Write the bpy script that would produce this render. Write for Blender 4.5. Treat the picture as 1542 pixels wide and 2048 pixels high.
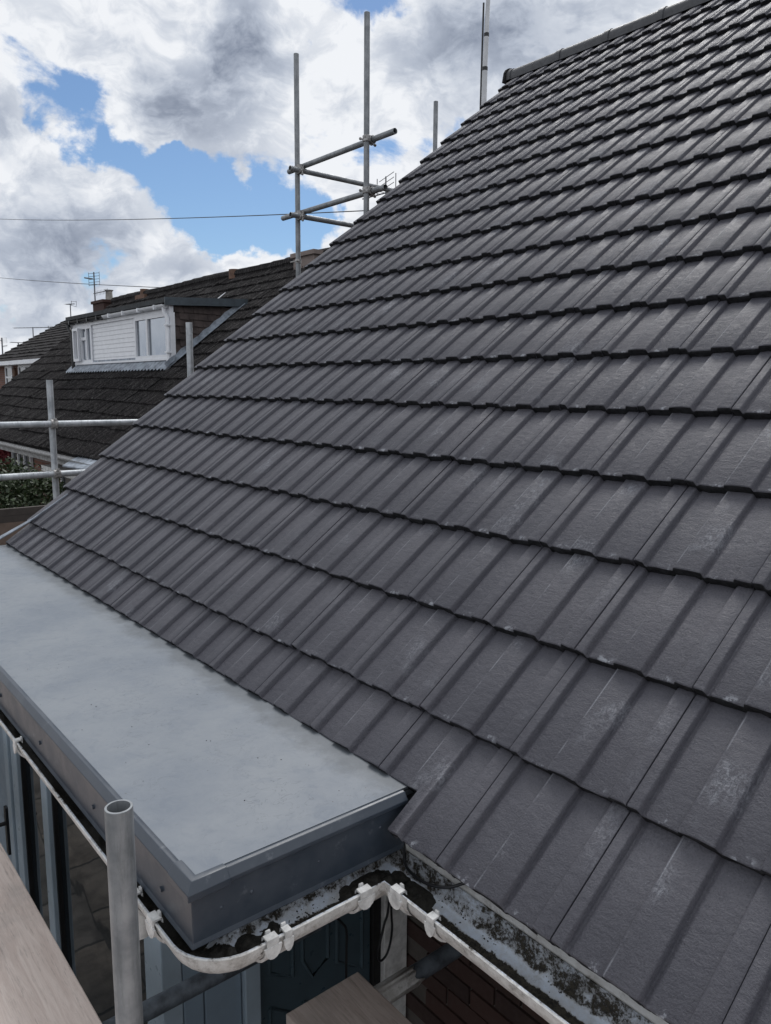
import bpy, bmesh, math, random
from mathutils import Vector, Matrix, noise as mnoise

for o in list(bpy.data.objects):
    bpy.data.objects.remove(o)
S = bpy.context.scene
COL = S.collection

# ------------------------------------------------------------------ camera
cd = bpy.data.cameras.new('camera')
cam = bpy.data.objects.new('camera', cd); COL.objects.link(cam)
cd.sensor_fit = 'VERTICAL'; cd.sensor_height = 36; cd.lens = 1541.13 / 2048 * 36
RIGHT = Vector((0.63624958, 0.77144302, 0.00788355))
DOWN = Vector((0.12735719, -0.0949487, -0.98730182))
FWD = Vector((-0.76089856, 0.62917439, -0.15865988))
m = Matrix((RIGHT, -DOWN, -FWD)).transposed().to_4x4()
m.translation = Vector((0.7678, -1.0191, 0.9815))
cam.matrix_world = m
cd.clip_start = 0.02; cd.clip_end = 2000
S.camera = cam

# ------------------------------------------------------------------ sky + sun
SUN_EL, SUN_AZ = 54.0, -38.0          # azimuth measured from +Y towards +X
S.view_settings.view_transform = 'Standard'; S.view_settings.look = 'None'
S.view_settings.exposure = 0.14; S.view_settings.gamma = 1.0
S.view_settings.use_curve_mapping = False
HOLES = [(-0.9126, 0.262, 0.314, 0.0487, 0.38), (-0.8944, 0.3055, 0.3268, 0.0400, 0.30), (-0.8922, 0.3252, 0.3134, 0.0389, 0.30), (-0.915, 0.2935, 0.2768, 0.0389, 0.4), (-0.9251, 0.2724, 0.2647, 0.0292, 0.45), (-0.9113, 0.3207, 0.2581, 0.026, 0.3), (-0.9082, 0.341, 0.2427, 0.0324, 0.5), (-0.8945, 0.3843, 0.2285, 0.0389, 0.6), (-0.8762, 0.4309, 0.2161, 0.0422, 0.7), (-0.8571, 0.4726, 0.205, 0.0389, 0.7), (-0.8351, 0.5109, 0.2041, 0.0389, 0.7), (-0.8164, 0.5449, 0.1914, 0.0389, 0.6), (-0.8704, 0.453, 0.193, 0.0357, 0.6), (-0.8039, 0.5657, 0.1836, 0.0324, 0.5), (-0.8833, 0.404, 0.2379, 0.026, 0.4), (-0.7413, 0.6116, 0.2762, 0.0389, 0.45), (-0.7115, 0.6439, 0.2814, 0.0227, 0.35), (-0.7081, 0.5792, 0.4039, 0.0292, 0.5), (-0.7626, 0.523, 0.3808, 0.0227, 0.35), (-0.6896, 0.657, 0.3046, 0.0195, 0.4), (-0.7687, 0.5772, 0.2756, 0.026, 0.3), (-0.9319, 0.3382, 0.1309, 0.0292, 0.4), (-0.9345, 0.3382, 0.1114, 0.0227, 0.3), (-0.9629, 0.2468, 0.109, 0.0227, 0.25), (-0.9651, 0.2438, 0.0952, 0.013, 0.3)]
DARK = [(-0.7999, 0.4583, 0.3876, 0.0552, 0.8), (-0.8149, 0.4536, 0.3608, 0.0389, 0.6), (-0.8644, 0.3982, 0.3072, 0.0487, 0.36), (-0.8699, 0.3778, 0.317, 0.0324, 0.2), (-0.6658, 0.6369, 0.3886, 0.0844, 0.6), (-0.6291, 0.6957, 0.3467, 0.0908, 0.45), (-0.8533, 0.4465, 0.2693, 0.0844, 0.45), (-0.9295, 0.3356, 0.1528, 0.0519, 0.8), (-0.9557, 0.2694, 0.1185, 0.0714, 0.7), (-0.9271, 0.2465, 0.2824, 0.0389, 0.45), (-0.9343, 0.295, 0.2001, 0.0519, 0.4), (-0.771, 0.5366, 0.3429, 0.0454, 0.25), (-0.8907, 0.4292, 0.1499, 0.0389, 0.35), (-0.5678, 0.7289, 0.3825, 0.0779, 0.5), (-0.9497, 0.2653, 0.1663, 0.0389, 0.35), (-0.7483, 0.5834, 0.3157, 0.0324, 0.3)]


class NT:
    """tiny helper for writing node trees"""
    def __init__(s, tree):
        s.t = tree; tree.nodes.clear()
    def n(s, typ, ins=None, **kw):
        nd = s.t.nodes.new(typ)
        for k, v in kw.items():
            setattr(nd, k, v)
        for k, v in (ins or {}).items():
            s.set(nd.inputs[k], v)
        return nd
    def set(s, sock, v):
        if isinstance(v, bpy.types.NodeSocket):
            s.t.links.new(v, sock)
        elif isinstance(v, (tuple, list)) and len(v) == 3 and sock.type == 'RGBA':
            sock.default_value = (*v, 1)
        else:
            sock.default_value = v
    def math(s, op, a, b=0.0, c=None, clamp=False):
        nd = s.n('ShaderNodeMath', operation=op, use_clamp=clamp)
        s.set(nd.inputs[0], a); s.set(nd.inputs[1], b)
        if c is not None: s.set(nd.inputs[2], c)
        return nd.outputs[0]
    def vmath(s, op, a, b=(0, 0, 0), scale=None):
        nd = s.n('ShaderNodeVectorMath', operation=op)
        s.set(nd.inputs[0], a); s.set(nd.inputs[1], b)
        if scale is not None: s.set(nd.inputs[3], scale)
        return nd.outputs['Value'] if op in ('DISTANCE', 'LENGTH', 'DOT_PRODUCT') else nd.outputs[0]
    def noise(s, vec, scale, detail=4, rough=0.55, dist=0.0, color=False):
        nd = s.n('ShaderNodeTexNoise', {'Scale': scale, 'Detail': detail, 'Roughness': rough, 'Distortion': dist})
        if vec is not None: s.set(nd.inputs['Vector'], vec)
        return nd.outputs['Color' if color else 'Fac']
    def ss(s, x, a, b, lo=0.0, hi=1.0):
        nd = s.n('ShaderNodeMapRange', {'From Min': a, 'From Max': b, 'To Min': lo, 'To Max': hi}, interpolation_type='SMOOTHSTEP')
        s.set(nd.inputs['Value'], x)
        return nd.outputs[0]
    def mix(s, f, a, b, blend='MIX'):
        nd = s.n('ShaderNodeMix', data_type='RGBA', blend_type=blend)
        s.set(nd.inputs[0], f); s.set(nd.inputs[6], a); s.set(nd.inputs[7], b)
        return nd.outputs[2]


def build_world():
    w = bpy.data.worlds.new('World'); S.world = w; w.use_nodes = True
    k = NT(w.node_tree)
    D = k.vmath('NORMALIZE', k.n('ShaderNodeTexCoord').outputs['Generated'])
    sky = k.n('ShaderNodeTexSky', sky_type='NISHITA', sun_disc=False)
    sky.sun_elevation = math.radians(SUN_EL); sky.sun_rotation = math.radians(SUN_AZ)
    sky.altitude = 100; sky.air_density = 1.0; sky.dust_density = 0.4; sky.ozone_density = 2.5
    bg1 = k.n('ShaderNodeBackground', {'Color': k.mix(1.0, sky.outputs[0], (0.88, 0.99, 1.08), 'MULTIPLY'), 'Strength': 0.083})
    # cloud field on the direction sphere
    w1 = k.vmath('SUBTRACT', k.noise(D, 9, 3, 0.55, color=True), (0.5, 0.5, 0.5))
    w2 = k.vmath('SUBTRACT', k.noise(D, 34, 4, 0.6, color=True), (0.5, 0.5, 0.5))
    W = k.vmath('ADD', k.vmath('ADD', D, k.vmath('SCALE', w1, scale=0.10)), k.vmath('SCALE', w2, scale=0.035))
    def blobs(L):
        acc = None
        for x, y, z, r, wt in L:
            d = k.vmath('DISTANCE', W, (x, y, z))
            v = k.ss(d, r * 1.5, 0.0, 0.0, wt)
            acc = v if acc is None else k.math('ADD', acc, v)
        return acc
    hole = blobs(HOLES)
    dark = blobs(DARK)
    st = k.vmath('MULTIPLY', D, (1.0, 1.0, 1.7))
    f1 = k.noise(st, 6.5, 12, 0.6, 0.25)
    f2 = k.noise(st, 2.3, 3, 0.5)
    dens = k.math('ADD', f1, k.math('MULTIPLY', f2, 0.35))
    dens = k.math('SUBTRACT', k.math('ADD', dens, 0.02), k.math('MULTIPLY', hole, 0.58))
    alpha = k.ss(dens, 0.43, 0.56)
    # billows: a ridged field makes lit lumps with soft grey hollows
    b1 = k.noise(k.vmath('ADD', st, k.vmath('SCALE', w1, scale=0.12)), 15, 9, 0.6)
    lump = k.ss(b1, 0.36, 0.66)
    thick = k.ss(dens, 0.58, 0.95)
    g = k.math('ADD', k.math('MULTIPLY', thick, 0.34), k.math('MULTIPLY', k.math('MULTIPLY', dark, 1.15), k.math('ADD', 0.35, k.math('MULTIPLY', k.noise(st, 15, 8, 0.6), 0.9))))
    g = k.math('ADD', g, k.math('MULTIPLY', k.math('SUBTRACT', 0.5, lump), 0.58))
    g = k.math('ADD', g, k.math('MULTIPLY', k.math('SUBTRACT', k.noise(st, 3.1, 4, 0.5), 0.5), 0.7))
    g = k.math('MULTIPLY', g, 0.74, clamp=True)
    r = k.n('ShaderNodeValToRGB'); k.set(r.inputs[0], g)
    e = r.color_ramp.elements
    e[0].position = 0.0; e[0].color = (0.80, 0.82, 0.855, 1)
    e[1].position = 1.0; e[1].color = (0.20, 0.235, 0.31, 1)
    x = e.new(0.30); x.color = (0.58, 0.62, 0.69, 1)
    x = e.new(0.58); x.color = (0.41, 0.455, 0.54, 1)
    bg2 = k.n('ShaderNodeBackground', {'Color': r.outputs[0], 'Strength': 1.0})
    mx = k.n('ShaderNodeMixShader', {0: alpha, 1: bg1.outputs[0], 2: bg2.outputs[0]})
    out = k.n('ShaderNodeOutputWorld', {'Surface': mx.outputs[0]})


build_world()
sd = bpy.data.lights.new('sun', 'SUN'); sd.energy = 2.0; sd.angle = math.radians(30); sd.color = (1, 0.98, 0.96)
sun = bpy.data.objects.new('sun', sd); COL.objects.link(sun)
el, az = math.radians(SUN_EL), math.radians(SUN_AZ)
sdir = Vector((math.sin(az) * math.cos(el), math.cos(az) * math.cos(el), math.sin(el)))
sun.rotation_euler = sdir.to_track_quat('Z', 'Y').to_euler()

# ------------------------------------------------------------------ materials
def mat(name, fn):
    mt = bpy.data.materials.new(name); mt.use_nodes = True
    k = NT(mt.node_tree)
    p = k.n('ShaderNodeBsdfPrincipled')
    k.n('ShaderNodeOutputMaterial', {'Surface': p.outputs[0]})
    k.P = k.n('ShaderNodeNewGeometry').outputs['Position']
    k.O = k.n('ShaderNodeTexCoord').outputs['Object']
    k.R = k.n('ShaderNodeObjectInfo').outputs['Random']
    fn(k, p.inputs)
    return mt

def bump(k, I, h, strength, dist):
    b = k.n('ShaderNodeBump', {'Height': h, 'Strength': strength, 'Distance': dist})
    k.set(I['Normal'], b.outputs[0])

def plain(c, rough=0.5, metal=0.0, var=0.25, scale=8, bumpy=0.0, bscale=120, spec=0.5):
    def f(k, I):
        n = k.noise(k.P, scale, 6, 0.6)
        v = k.ss(n, 0.25, 0.75, 1 - var, 1 + var)
        k.set(I['Base Color'], k.mix(1.0, c, k.n('ShaderNodeCombineColor', {0: v, 1: v, 2: v}).outputs[0], 'MULTIPLY'))
        k.set(I['Roughness'], k.ss(k.noise(k.P, scale * 3, 4), 0.2, 0.8, max(0.03, rough - 0.1), min(1, rough + 0.12)))
        I['Metallic'].default_value = metal
        I['Specular IOR Level'].default_value = spec
        if bumpy: bump(k, I, k.noise(k.P, bscale, 5, 0.6), bumpy, 0.004)
    return f

def tile_fn(k, I):
    xyz = k.n('ShaderNodeSeparateXYZ'); k.set(xyz.inputs[0], k.O)
    u, v = xyz.outputs[0], xyz.outputs[1]
    big = k.noise(k.P, 2.6, 4, 0.6)
    fine = k.noise(k.P, 260, 4, 0.7)
    mid = k.noise(k.P, 28, 5, 0.65)
    base = k.mix(k.ss(big, 0.3, 0.7), (0.066, 0.0655, 0.081), (0.087, 0.0845, 0.1005))
    base = k.mix(k.ss(fine, 0.42, 0.72, 0.0, 0.7), base, (0.028, 0.030, 0.039))
    base = k.mix(k.ss(k.noise(k.P, 420, 2, 0.5), 0.60, 0.72, 0, 0.5), base, (0.12, 0.125, 0.14))
    base = k.mix(k.math('MULTIPLY', k.R, 0.55), base, (0.054, 0.054, 0.068))
    # scuffs: pale drag marks of boots and pallets on the raised rolls
    sc = k.noise(k.vmath('MULTIPLY', k.P, (1, 1, 1)), 4.2, 3, 0.6)
    streak = k.noise(k.vmath('MULTIPLY', k.P, (1, 0.55, 0.55)), 120, 5, 0.8, 0.9)
    onrib = k.math('ADD', k.math('MULTIPLY', k.ss(u, 0.108, 0.122), k.ss(u, 0.19, 0.176)), k.math('MULTIPLY', k.ss(u, 0.25, 0.27), 0.45), clamp=True)
    pm = k.math('MULTIPLY', k.ss(sc, 0.53, 0.66), k.ss(streak, 0.42, 0.66))
    pm = k.math('MULTIPLY', pm, k.math('ADD', k.math('MULTIPLY', onrib, 0.46), 0.07))
    # chips on the front edge of each pan
    fr = k.math('MULTIPLY', k.ss(v, 0.022, 0.004), k.ss(k.noise(k.P, 38, 4, 0.7), 0.52, 0.62))
    pan = k.math('ADD', k.math('MULTIPLY', k.ss(u, 0.05, 0.07), k.ss(u, 0.106, 0.092)), k.math('MULTIPLY', k.ss(u, 0.2, 0.215), k.ss(u, 0.25, 0.235)))
    fr = k.math('MULTIPLY', fr, k.math('ADD', k.math('MULTIPLY', pan, 0.75), 0.08))
    # edge highlight painted pale along the sharp left arris of each roll
    ar = k.math('MULTIPLY', k.ss(k.math('ABSOLUTE', k.math('SUBTRACT', u, 0.1125)), 0.0022, 0.0005), k.ss(k.noise(k.P, 14, 3), 0.42, 0.62))
    spk = k.ss(k.noise(k.P, 190, 2, 0.5), 0.72, 0.77)
    tot = k.math('ADD', k.math('ADD', pm, fr), k.math('ADD', k.math('MULTIPLY', ar, 0.4), k.math('MULTIPLY', spk, 0.28)), clamp=True)
    k.set(I['Base Color'], k.mix(tot, base, (0.31, 0.325, 0.36)))
    k.set(I['Roughness'], k.ss(mid, 0.2, 0.8, 0.45, 0.60))
    I['Specular IOR Level'].default_value = 0.5
    h = k.math('ADD', k.math('MULTIPLY', fine, 0.5), k.math('MULTIPLY', mid, 0.9))
    h = k.math('ADD', h, k.math('MULTIPLY', k.noise(k.vmath('MULTIPLY', k.P, (0.45, 1, 1)), 70, 4, 0.6), 0.55))
    bump(k, I, h, 0.95, 0.004)

def membrane_fn(k, I):
    a = k.noise(k.P, 3.2, 6, 0.62)
    n2 = k.noise(k.P, 16, 6, 0.7, 0.8)
    c = k.mix(k.ss(a, 0.3, 0.7), (0.132, 0.154, 0.184), (0.178, 0.197, 0.219))
    c = k.mix(k.ss(n2, 0.5, 0.75, 0, 0.45), c, (0.112, 0.136, 0.174))
    wr = k.noise(k.vmath('MULTIPLY', k.P, (1.0, 0.6, 1)), 24, 3, 0.6, 1.2)
    line = k.ss(k.math('ABSOLUTE', k.math('SUBTRACT', wr, 0.5)), 0.013, 0.0)
    line = k.math('MULTIPLY', line, k.ss(k.noise(k.P, 7, 3), 0.42, 0.62))
    c = k.mix(k.math('MULTIPLY', line, 0.75), c, (0.09, 0.105, 0.125))
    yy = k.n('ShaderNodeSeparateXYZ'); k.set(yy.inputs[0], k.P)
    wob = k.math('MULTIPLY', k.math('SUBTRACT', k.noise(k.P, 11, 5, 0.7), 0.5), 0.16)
    footband = k.ss(k.math('ADD', yy.outputs[1], wob), 0.0, 0.085)  # membrane turns darker in an uneven band towards the tiles
    c = k.mix(k.math('MULTIPLY', footband, 0.75), c, (0.075, 0.085, 0.095))
    spk = k.ss(k.noise(k.P, 60, 2), 0.73, 0.77)
    c = k.mix(k.math('MULTIPLY', spk, 0.7), c, (0.07, 0.07, 0.07))
    k.set(I['Base Color'], c)
    k.set(I['Roughness'], k.ss(n2, 0.3, 0.7, 0.42, 0.62)); I['Specular IOR Level'].default_value = 0.45
    bump(k, I, k.math('ADD', k.math('MULTIPLY', n2, 0.6), k.math('MULTIPLY', wr, 0.35)), 0.25, 0.006)

def trim_fn(k, I):
    n = k.noise(k.P, 9, 6, 0.65)
    c = k.mix(k.ss(n, 0.35, 0.75), (0.030, 0.041, 0.058), (0.050, 0.062, 0.080))
    spot = k.ss(k.noise(k.P, 24, 5, 0.7), 0.60, 0.72)
    c = k.mix(k.math('MULTIPLY', spot, 0.28), c, (0.20, 0.215, 0.235))
    k.set(I['Base Color'], c)
    k.set(I['Roughness'], k.ss(n, 0.3, 0.7, 0.32, 0.5))
    I['Specular IOR Level'].default_value = 0.6
    bump(k, I, k.noise(k.P, 14, 3), 0.12, 0.01)

def gut_fn(amount, across=False):
    def f(k, I):
        n = k.noise(k.P, 34, 10, 0.8, 0.1)
        n2 = k.noise(k.P, 150, 6, 0.8)
        lg = k.noise(k.P, 6, 3)
        mval = k.math('ADD', k.math('MULTIPLY', n, 0.75), k.math('ADD', k.math('MULTIPLY', n2, 0.42), k.math('MULTIPLY', lg, 0.30)))
        if across:
            ac = k.n('ShaderNodeAttribute', attribute_name='across').outputs['Fac']
            wv = k.math('ADD', ac, k.math('MULTIPLY', k.math('SUBTRACT', k.noise(k.P, 20, 5, 0.7), 0.5), 0.5))
            bed = k.math('MULTIPLY', k.ss(wv, -0.85, -0.55), k.ss(wv, 0.40, 0.20))
            back = k.ss(wv, 0.60, 0.76)
            mval = k.math('ADD', mval, k.math('ADD', k.math('MULTIPLY', bed, 0.22), k.math('MULTIPLY', back, 0.06)))
            mval = k.math('SUBTRACT', mval, k.math('MULTIPLY', k.math('MULTIPLY', k.ss(wv, 0.24, 0.40), k.ss(wv, 0.70, 0.56)), 0.15))
        dirt = k.ss(mval, 0.785 - amount, 0.85 - amount)
        haze = k.ss(mval, 0.64 - amount, 0.84 - amount, 0, 0.7)
        film = k.ss(k.noise(k.P, 16, 6, 0.7), 0.35, 0.75)
        c = k.mix(film, (0.56, 0.63, 0.73), (0.42, 0.43, 0.44))
        if amount < 0: c = k.mix(film, (0.64, 0.64, 0.63), (0.43, 0.42, 0.40))
        c = k.mix(haze, c, (0.19, 0.175, 0.155))
        c = k.mix(dirt, c, k.mix(k.ss(n2, 0.4, 0.6), (0.010, 0.010, 0.009), (0.048, 0.041, 0.030)))
        k.set(I['Base Color'], c)
        k.set(I['Roughness'], k.ss(dirt, 0, 1, 0.32, 0.95))
        bump(k, I, k.math('ADD', dirt, k.math('MULTIPLY', n2, 0.5)), 0.6, 0.004)
    return f

def galv_fn(k, I, g=1.0):
    s = k.noise(k.vmath('MULTIPLY', k.P, (1, 1, 0.12)), 60, 6, 0.7)
    n = k.noise(k.P, 12, 6, 0.65)
    c = k.mix(k.ss(n, 0.3, 0.7), tuple(g * v for v in (0.19, 0.205, 0.22)), tuple(g * v for v in (0.31, 0.325, 0.34)))
    c = k.mix(k.ss(s, 0.48, 0.72, 0, 0.6), c, (0.14, 0.15, 0.155))
    rs = k.ss(k.noise(k.P, 18, 5, 0.7), 0.66, 0.76, 0, 0.6)
    c = k.mix(rs, c, (0.15, 0.105, 0.075))
    k.set(I['Base Color'], c)
    I['Metallic'].default_value = 0.35
    k.set(I['Roughness'], k.ss(s, 0.3, 0.7, 0.42, 0.6))
    bump(k, I, s, 0.15, 0.002)

def wood_fn(c1, c2):
    def f(k, I):
        q = k.vmath('MULTIPLY', k.P, (0.09, 1.0, 1.0))
        g = k.noise(q, 46, 7, 0.68, 1.2)
        n = k.noise(k.P, 5, 5)
        c = k.mix(k.ss(g, 0.3, 0.7), c1, c2)
        c = k.mix(k.ss(k.noise(q, 150, 4, 0.7), 0.52, 0.75, 0, 0.55), c, tuple(x * 0.45 for x in c1))
        c = k.mix(k.ss(n, 0.52, 0.75, 0, 0.4), c, (0.20, 0.185, 0.175))
        vo = k.n('ShaderNodeTexVoronoi', {'Vector': k.vmath('MULTIPLY', k.P, (0.55, 1, 1)), 'Scale': 4.5}).outputs['Distance']
        kn = k.ss(vo, 0.075, 0.03)
        c = k.mix(k.math('MULTIPLY', kn, 0.7), c, (0.10, 0.066, 0.045))
        spot = k.ss(k.noise(k.P, 30, 5, 0.7), 0.67, 0.73)
        c = k.mix(k.math('MULTIPLY', spot, 0.75), c, (0.05, 0.048, 0.046))
        k.set(I['Base Color'], c); I['Roughness'].default_value = 0.8
        bump(k, I, g, 0.4, 0.003)
    return f

def red_brick_fn(k, I):
    br = k.n('ShaderNodeTexBrick', {'Vector': k.n('ShaderNodeMapping', {'Vector': k.P, 'Rotation': (math.pi / 2, 0, 0)}).outputs[0], 'Color1': (0.20, 0.085, 0.058, 1), 'Color2': (0.13, 0.058, 0.044, 1), 'Mortar': (0.16, 0.14, 0.125, 1), 'Scale': 1.0, 'Mortar Size': 0.008, 'Brick Width': 0.225, 'Row Height': 0.075})
    k.set(I['Base Color'], br.outputs[0]); I['Roughness'].default_value = 0.9

def brick_fn(k, I):
    n = k.noise(k.P, 40, 5, 0.7)
    c = k.mix(k.R, (0.060, 0.029, 0.023), (0.034, 0.019, 0.017))
    c = k.mix(k.ss(n, 0.4, 0.75, 0, 0.5), c, (0.07, 0.045, 0.04))
    k.set(I['Base Color'], c); I['Roughness'].default_value = 0.9
    bump(k, I, n, 0.5, 0.003)

def mossy_fn(k, I):
    n = k.noise(k.P, 3.2, 6, 0.7)
    f = k.noise(k.P, 55, 4, 0.75)
    d = k.noise(k.vmath('MULTIPLY', k.P, (1, 0.22, 0.22)), 30, 4, 0.7)
    c = k.mix(k.ss(n, 0.35, 0.65), (0.011, 0.0105, 0.0115), (0.022, 0.020, 0.021))
    c = k.mix(k.ss(d, 0.56, 0.66, 0, 0.8), c, (0.085, 0.081, 0.080))
    xx = k.n('ShaderNodeSeparateXYZ'); k.set(xx.inputs[0], k.O)
    u = k.math('FRACT', k.math('ADD', k.math('DIVIDE', xx.outputs[0], 0.075), 0.0))
    top = k.math('MULTIPLY', k.ss(u, 0.22, 0.36), k.ss(u, 0.78, 0.62))  # rib-top mask: wear and lit highlight, both put into the colour
    c = k.mix(k.math('MULTIPLY', top, k.ss(k.noise(k.vmath('MULTIPLY', k.P, (1, 0.3, 0.3)), 9, 5, 0.75), 0.46, 0.62, 0.05, 0.8)), c, (0.075, 0.071, 0.071))
    c = k.mix(k.math('MULTIPLY', k.ss(k.noise(k.P, 34, 5, 0.8), 0.54, 0.64, 0, 0.8), k.math('ADD', k.math('MULTIPLY', top, 0.9), 0.1)), c, (0.19, 0.185, 0.18))
    c = k.mix(k.ss(k.noise(k.P, 9, 5, 0.7), 0.58, 0.7, 0, 0.6), c, (0.016, 0.019, 0.010))
    c = k.mix(k.math('MULTIPLY', k.R, 0.3), c, (0.026, 0.0235, 0.024))
    k.set(I['Base Color'], c); I['Roughness'].default_value = 0.95
    I['Specular IOR Level'].default_value = 0.15
    bump(k, I, f, 0.9, 0.02)

def glass_fn(k, I):
    I['Base Color'].default_value = (0.012, 0.016, 0.02, 1)
    I['Roughness'].default_value = 0.02
    I['Specular IOR Level'].default_value = 0.6
    bump(k, I, k.noise(k.P, 2.2, 2), 0.06, 0.05)

def leaf_fn(c1, c2):
    def f(k, I):
        k.set(I['Base Color'], k.mix(k.ss(k.noise(k.P, 14, 3), 0.3, 0.7), c1, c2))
        I['Roughness'].default_value = 0.6; I['Subsurface Weight'].default_value = 0.0
    return f

def ground_fn(k, I):
    br = k.n('ShaderNodeTexBrick', {'Vector': k.P, 'Color1': (0.105, 0.092, 0.078, 1), 'Color2': (0.060, 0.058, 0.055, 1), 'Mortar': (0.02, 0.02, 0.018, 1), 'Scale': 1.0, 'Mortar Size': 0.012, 'Brick Width': 0.6, 'Row Height': 0.45})
    n = k.noise(k.P, 5, 6, 0.65)
    v = k.ss(n, 0.3, 0.7, 0.5, 1.3)
    c = k.mix(1.0, br.outputs[0], k.n('ShaderNodeCombineColor', {0: v, 1: v, 2: v}).outputs[0], 'MULTIPLY')
    k.set(I['Base Color'], c); I['Roughness'].default_value = 0.95

M = {}
M['tile'] = mat('concrete_tile', tile_fn)
M['butt'] = mat('tile_raw_edge_shaded', plain((0.020, 0.0205, 0.023), 0.9, var=0.5, scale=60, bumpy=0.9, bscale=170, spec=0.2))  # raw edge, with the shade on the butt faces darkened into its colour
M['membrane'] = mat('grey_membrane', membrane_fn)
M['trim'] = mat('slate_trim', trim_fn)
M['gutter'] = mat('gutter_white', gut_fn(-0.06))
M['gutter_in'] = mat('gutter_grime', gut_fn(0.0, True))
M['wet'] = mat('gutter_sludge', plain((0.016, 0.0145, 0.011), 0.75, var=0.6, scale=90, bumpy=0.8, bscale=60))
M['clip'] = mat('clip_white', plain((0.58, 0.58, 0.57), 0.4, var=0.3, scale=40))
M['galv'] = mat('galvanised_steel', galv_fn)
M['galvlit'] = mat('lit_galvanised_steel', lambda k, I: galv_fn(k, I, 1.75))  # galvanised steel lightened to paint in the light on the rails
M['tubeshaded'] = mat('shaded_tube', plain((0.085, 0.10, 0.118), 0.5, 0.2, var=0.55, scale=22, bumpy=0.2))  # tube steel with its shade painted in as a darker colour
M['mirror'] = mat('reflective_pane', plain((0.34, 0.37, 0.41), 0.06, 1.0, var=0.05, scale=3))
M['coupler'] = mat('coupler_steel', plain((0.33, 0.325, 0.32), 0.55, 0.3, var=0.6, scale=50, bumpy=0.4))
M['wood'] = mat('scaffold_wood', wood_fn((0.56, 0.465, 0.415), (0.67, 0.58, 0.525)))
M['wood2'] = mat('weathered_shaded_wood', wood_fn((0.27, 0.225, 0.20), (0.38, 0.325, 0.295)))  # greyer stained board, with the shade under the eaves painted in
M['brick'] = mat('brown_brick', brick_fn)  # brown brick, darkened further to carry the shade under the eaves
M['redbrick'] = mat('red_brick', red_brick_fn)
M['mortar'] = mat('mortar', plain((0.10, 0.088, 0.08), 0.95, bumpy=0.4))
M['white'] = mat('white_upvc', plain((0.74, 0.76, 0.80), 0.35, var=0.06))
M['white_old'] = mat('white_weathered', plain((0.60, 0.60, 0.59), 0.5, var=0.3, scale=20))
M['frame'] = mat('grey_window_frame', plain((0.34, 0.42, 0.49), 0.35, var=0.08))
M['panel'] = mat('pale_door_panel', plain((0.23, 0.30, 0.37), 0.4, var=0.08))
M['dpanel'] = mat('dark_door_panel', plain((0.055, 0.085, 0.105), 0.35, var=0.12))
M['black'] = mat('black_plastic', plain((0.012, 0.013, 0.015), 0.4, var=0.2))
M['gasket'] = mat('black_rubber', plain((0.008, 0.008, 0.009), 0.6, var=0.2))
M['glass'] = mat('window_glass', glass_fn)
M['mossy'] = mat('mossy_tile', mossy_fn)
M['hung'] = mat('hung_tile', plain((0.060, 0.046, 0.043), 0.85, var=0.5, scale=6, bumpy=0.4, bscale=40))
M['lead'] = mat('lead_flashing', plain((0.23, 0.262, 0.305), 0.6, 0.1, var=0.5, scale=9, bumpy=0.4, bscale=30))
M['felt'] = mat('dark_felt', plain((0.028, 0.032, 0.036), 0.75, var=0.4))
M['fascia'] = mat('slate_fascia', plain((0.050, 0.066, 0.080), 0.5, var=0.25))
M['pinkr'] = mat('rendered_chimney', plain((0.22, 0.18, 0.165), 0.9, var=0.2))
M['clay'] = mat('clay_pot', plain((0.15, 0.09, 0.065), 0.85, var=0.3))
M['greypot'] = mat('grey_pot', plain((0.30, 0.29, 0.27), 0.85, var=0.3))
M['alu'] = mat('aerial_metal', plain((0.13, 0.135, 0.15), 0.5, 0.5, var=0.2))
M['mastw'] = mat('mast_pale', plain((0.52, 0.53, 0.55), 0.4, 0.2, var=0.12))
M['leaf'] = mat('bush_leaf', leaf_fn((0.014, 0.026, 0.010), (0.042, 0.066, 0.022)))
M['red'] = mat('red_leaf', leaf_fn((0.10, 0.012, 0.018), (0.22, 0.035, 0.040)))
M['twig'] = mat('twig_bark', plain((0.05, 0.037, 0.027), 0.9))
M['dullwhite'] = mat('dull_painted_wood', plain((0.30, 0.30, 0.30), 0.6, var=0.45, scale=14))
M['conc'] = mat('fence_concrete', plain((0.075, 0.064, 0.058), 0.95, var=0.3, scale=4))
M['tan'] = mat('tan_board', plain((0.17, 0.125, 0.10), 0.9, var=0.2))
M['ground'] = mat('ground_cover', ground_fn)
M['interior'] = mat('dim_room', plain((0.10, 0.09, 0.08), 0.9))
M['sleeve'] = mat('torn_sleeve', gut_fn(-0.10))
M['cable'] = M['black']

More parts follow.
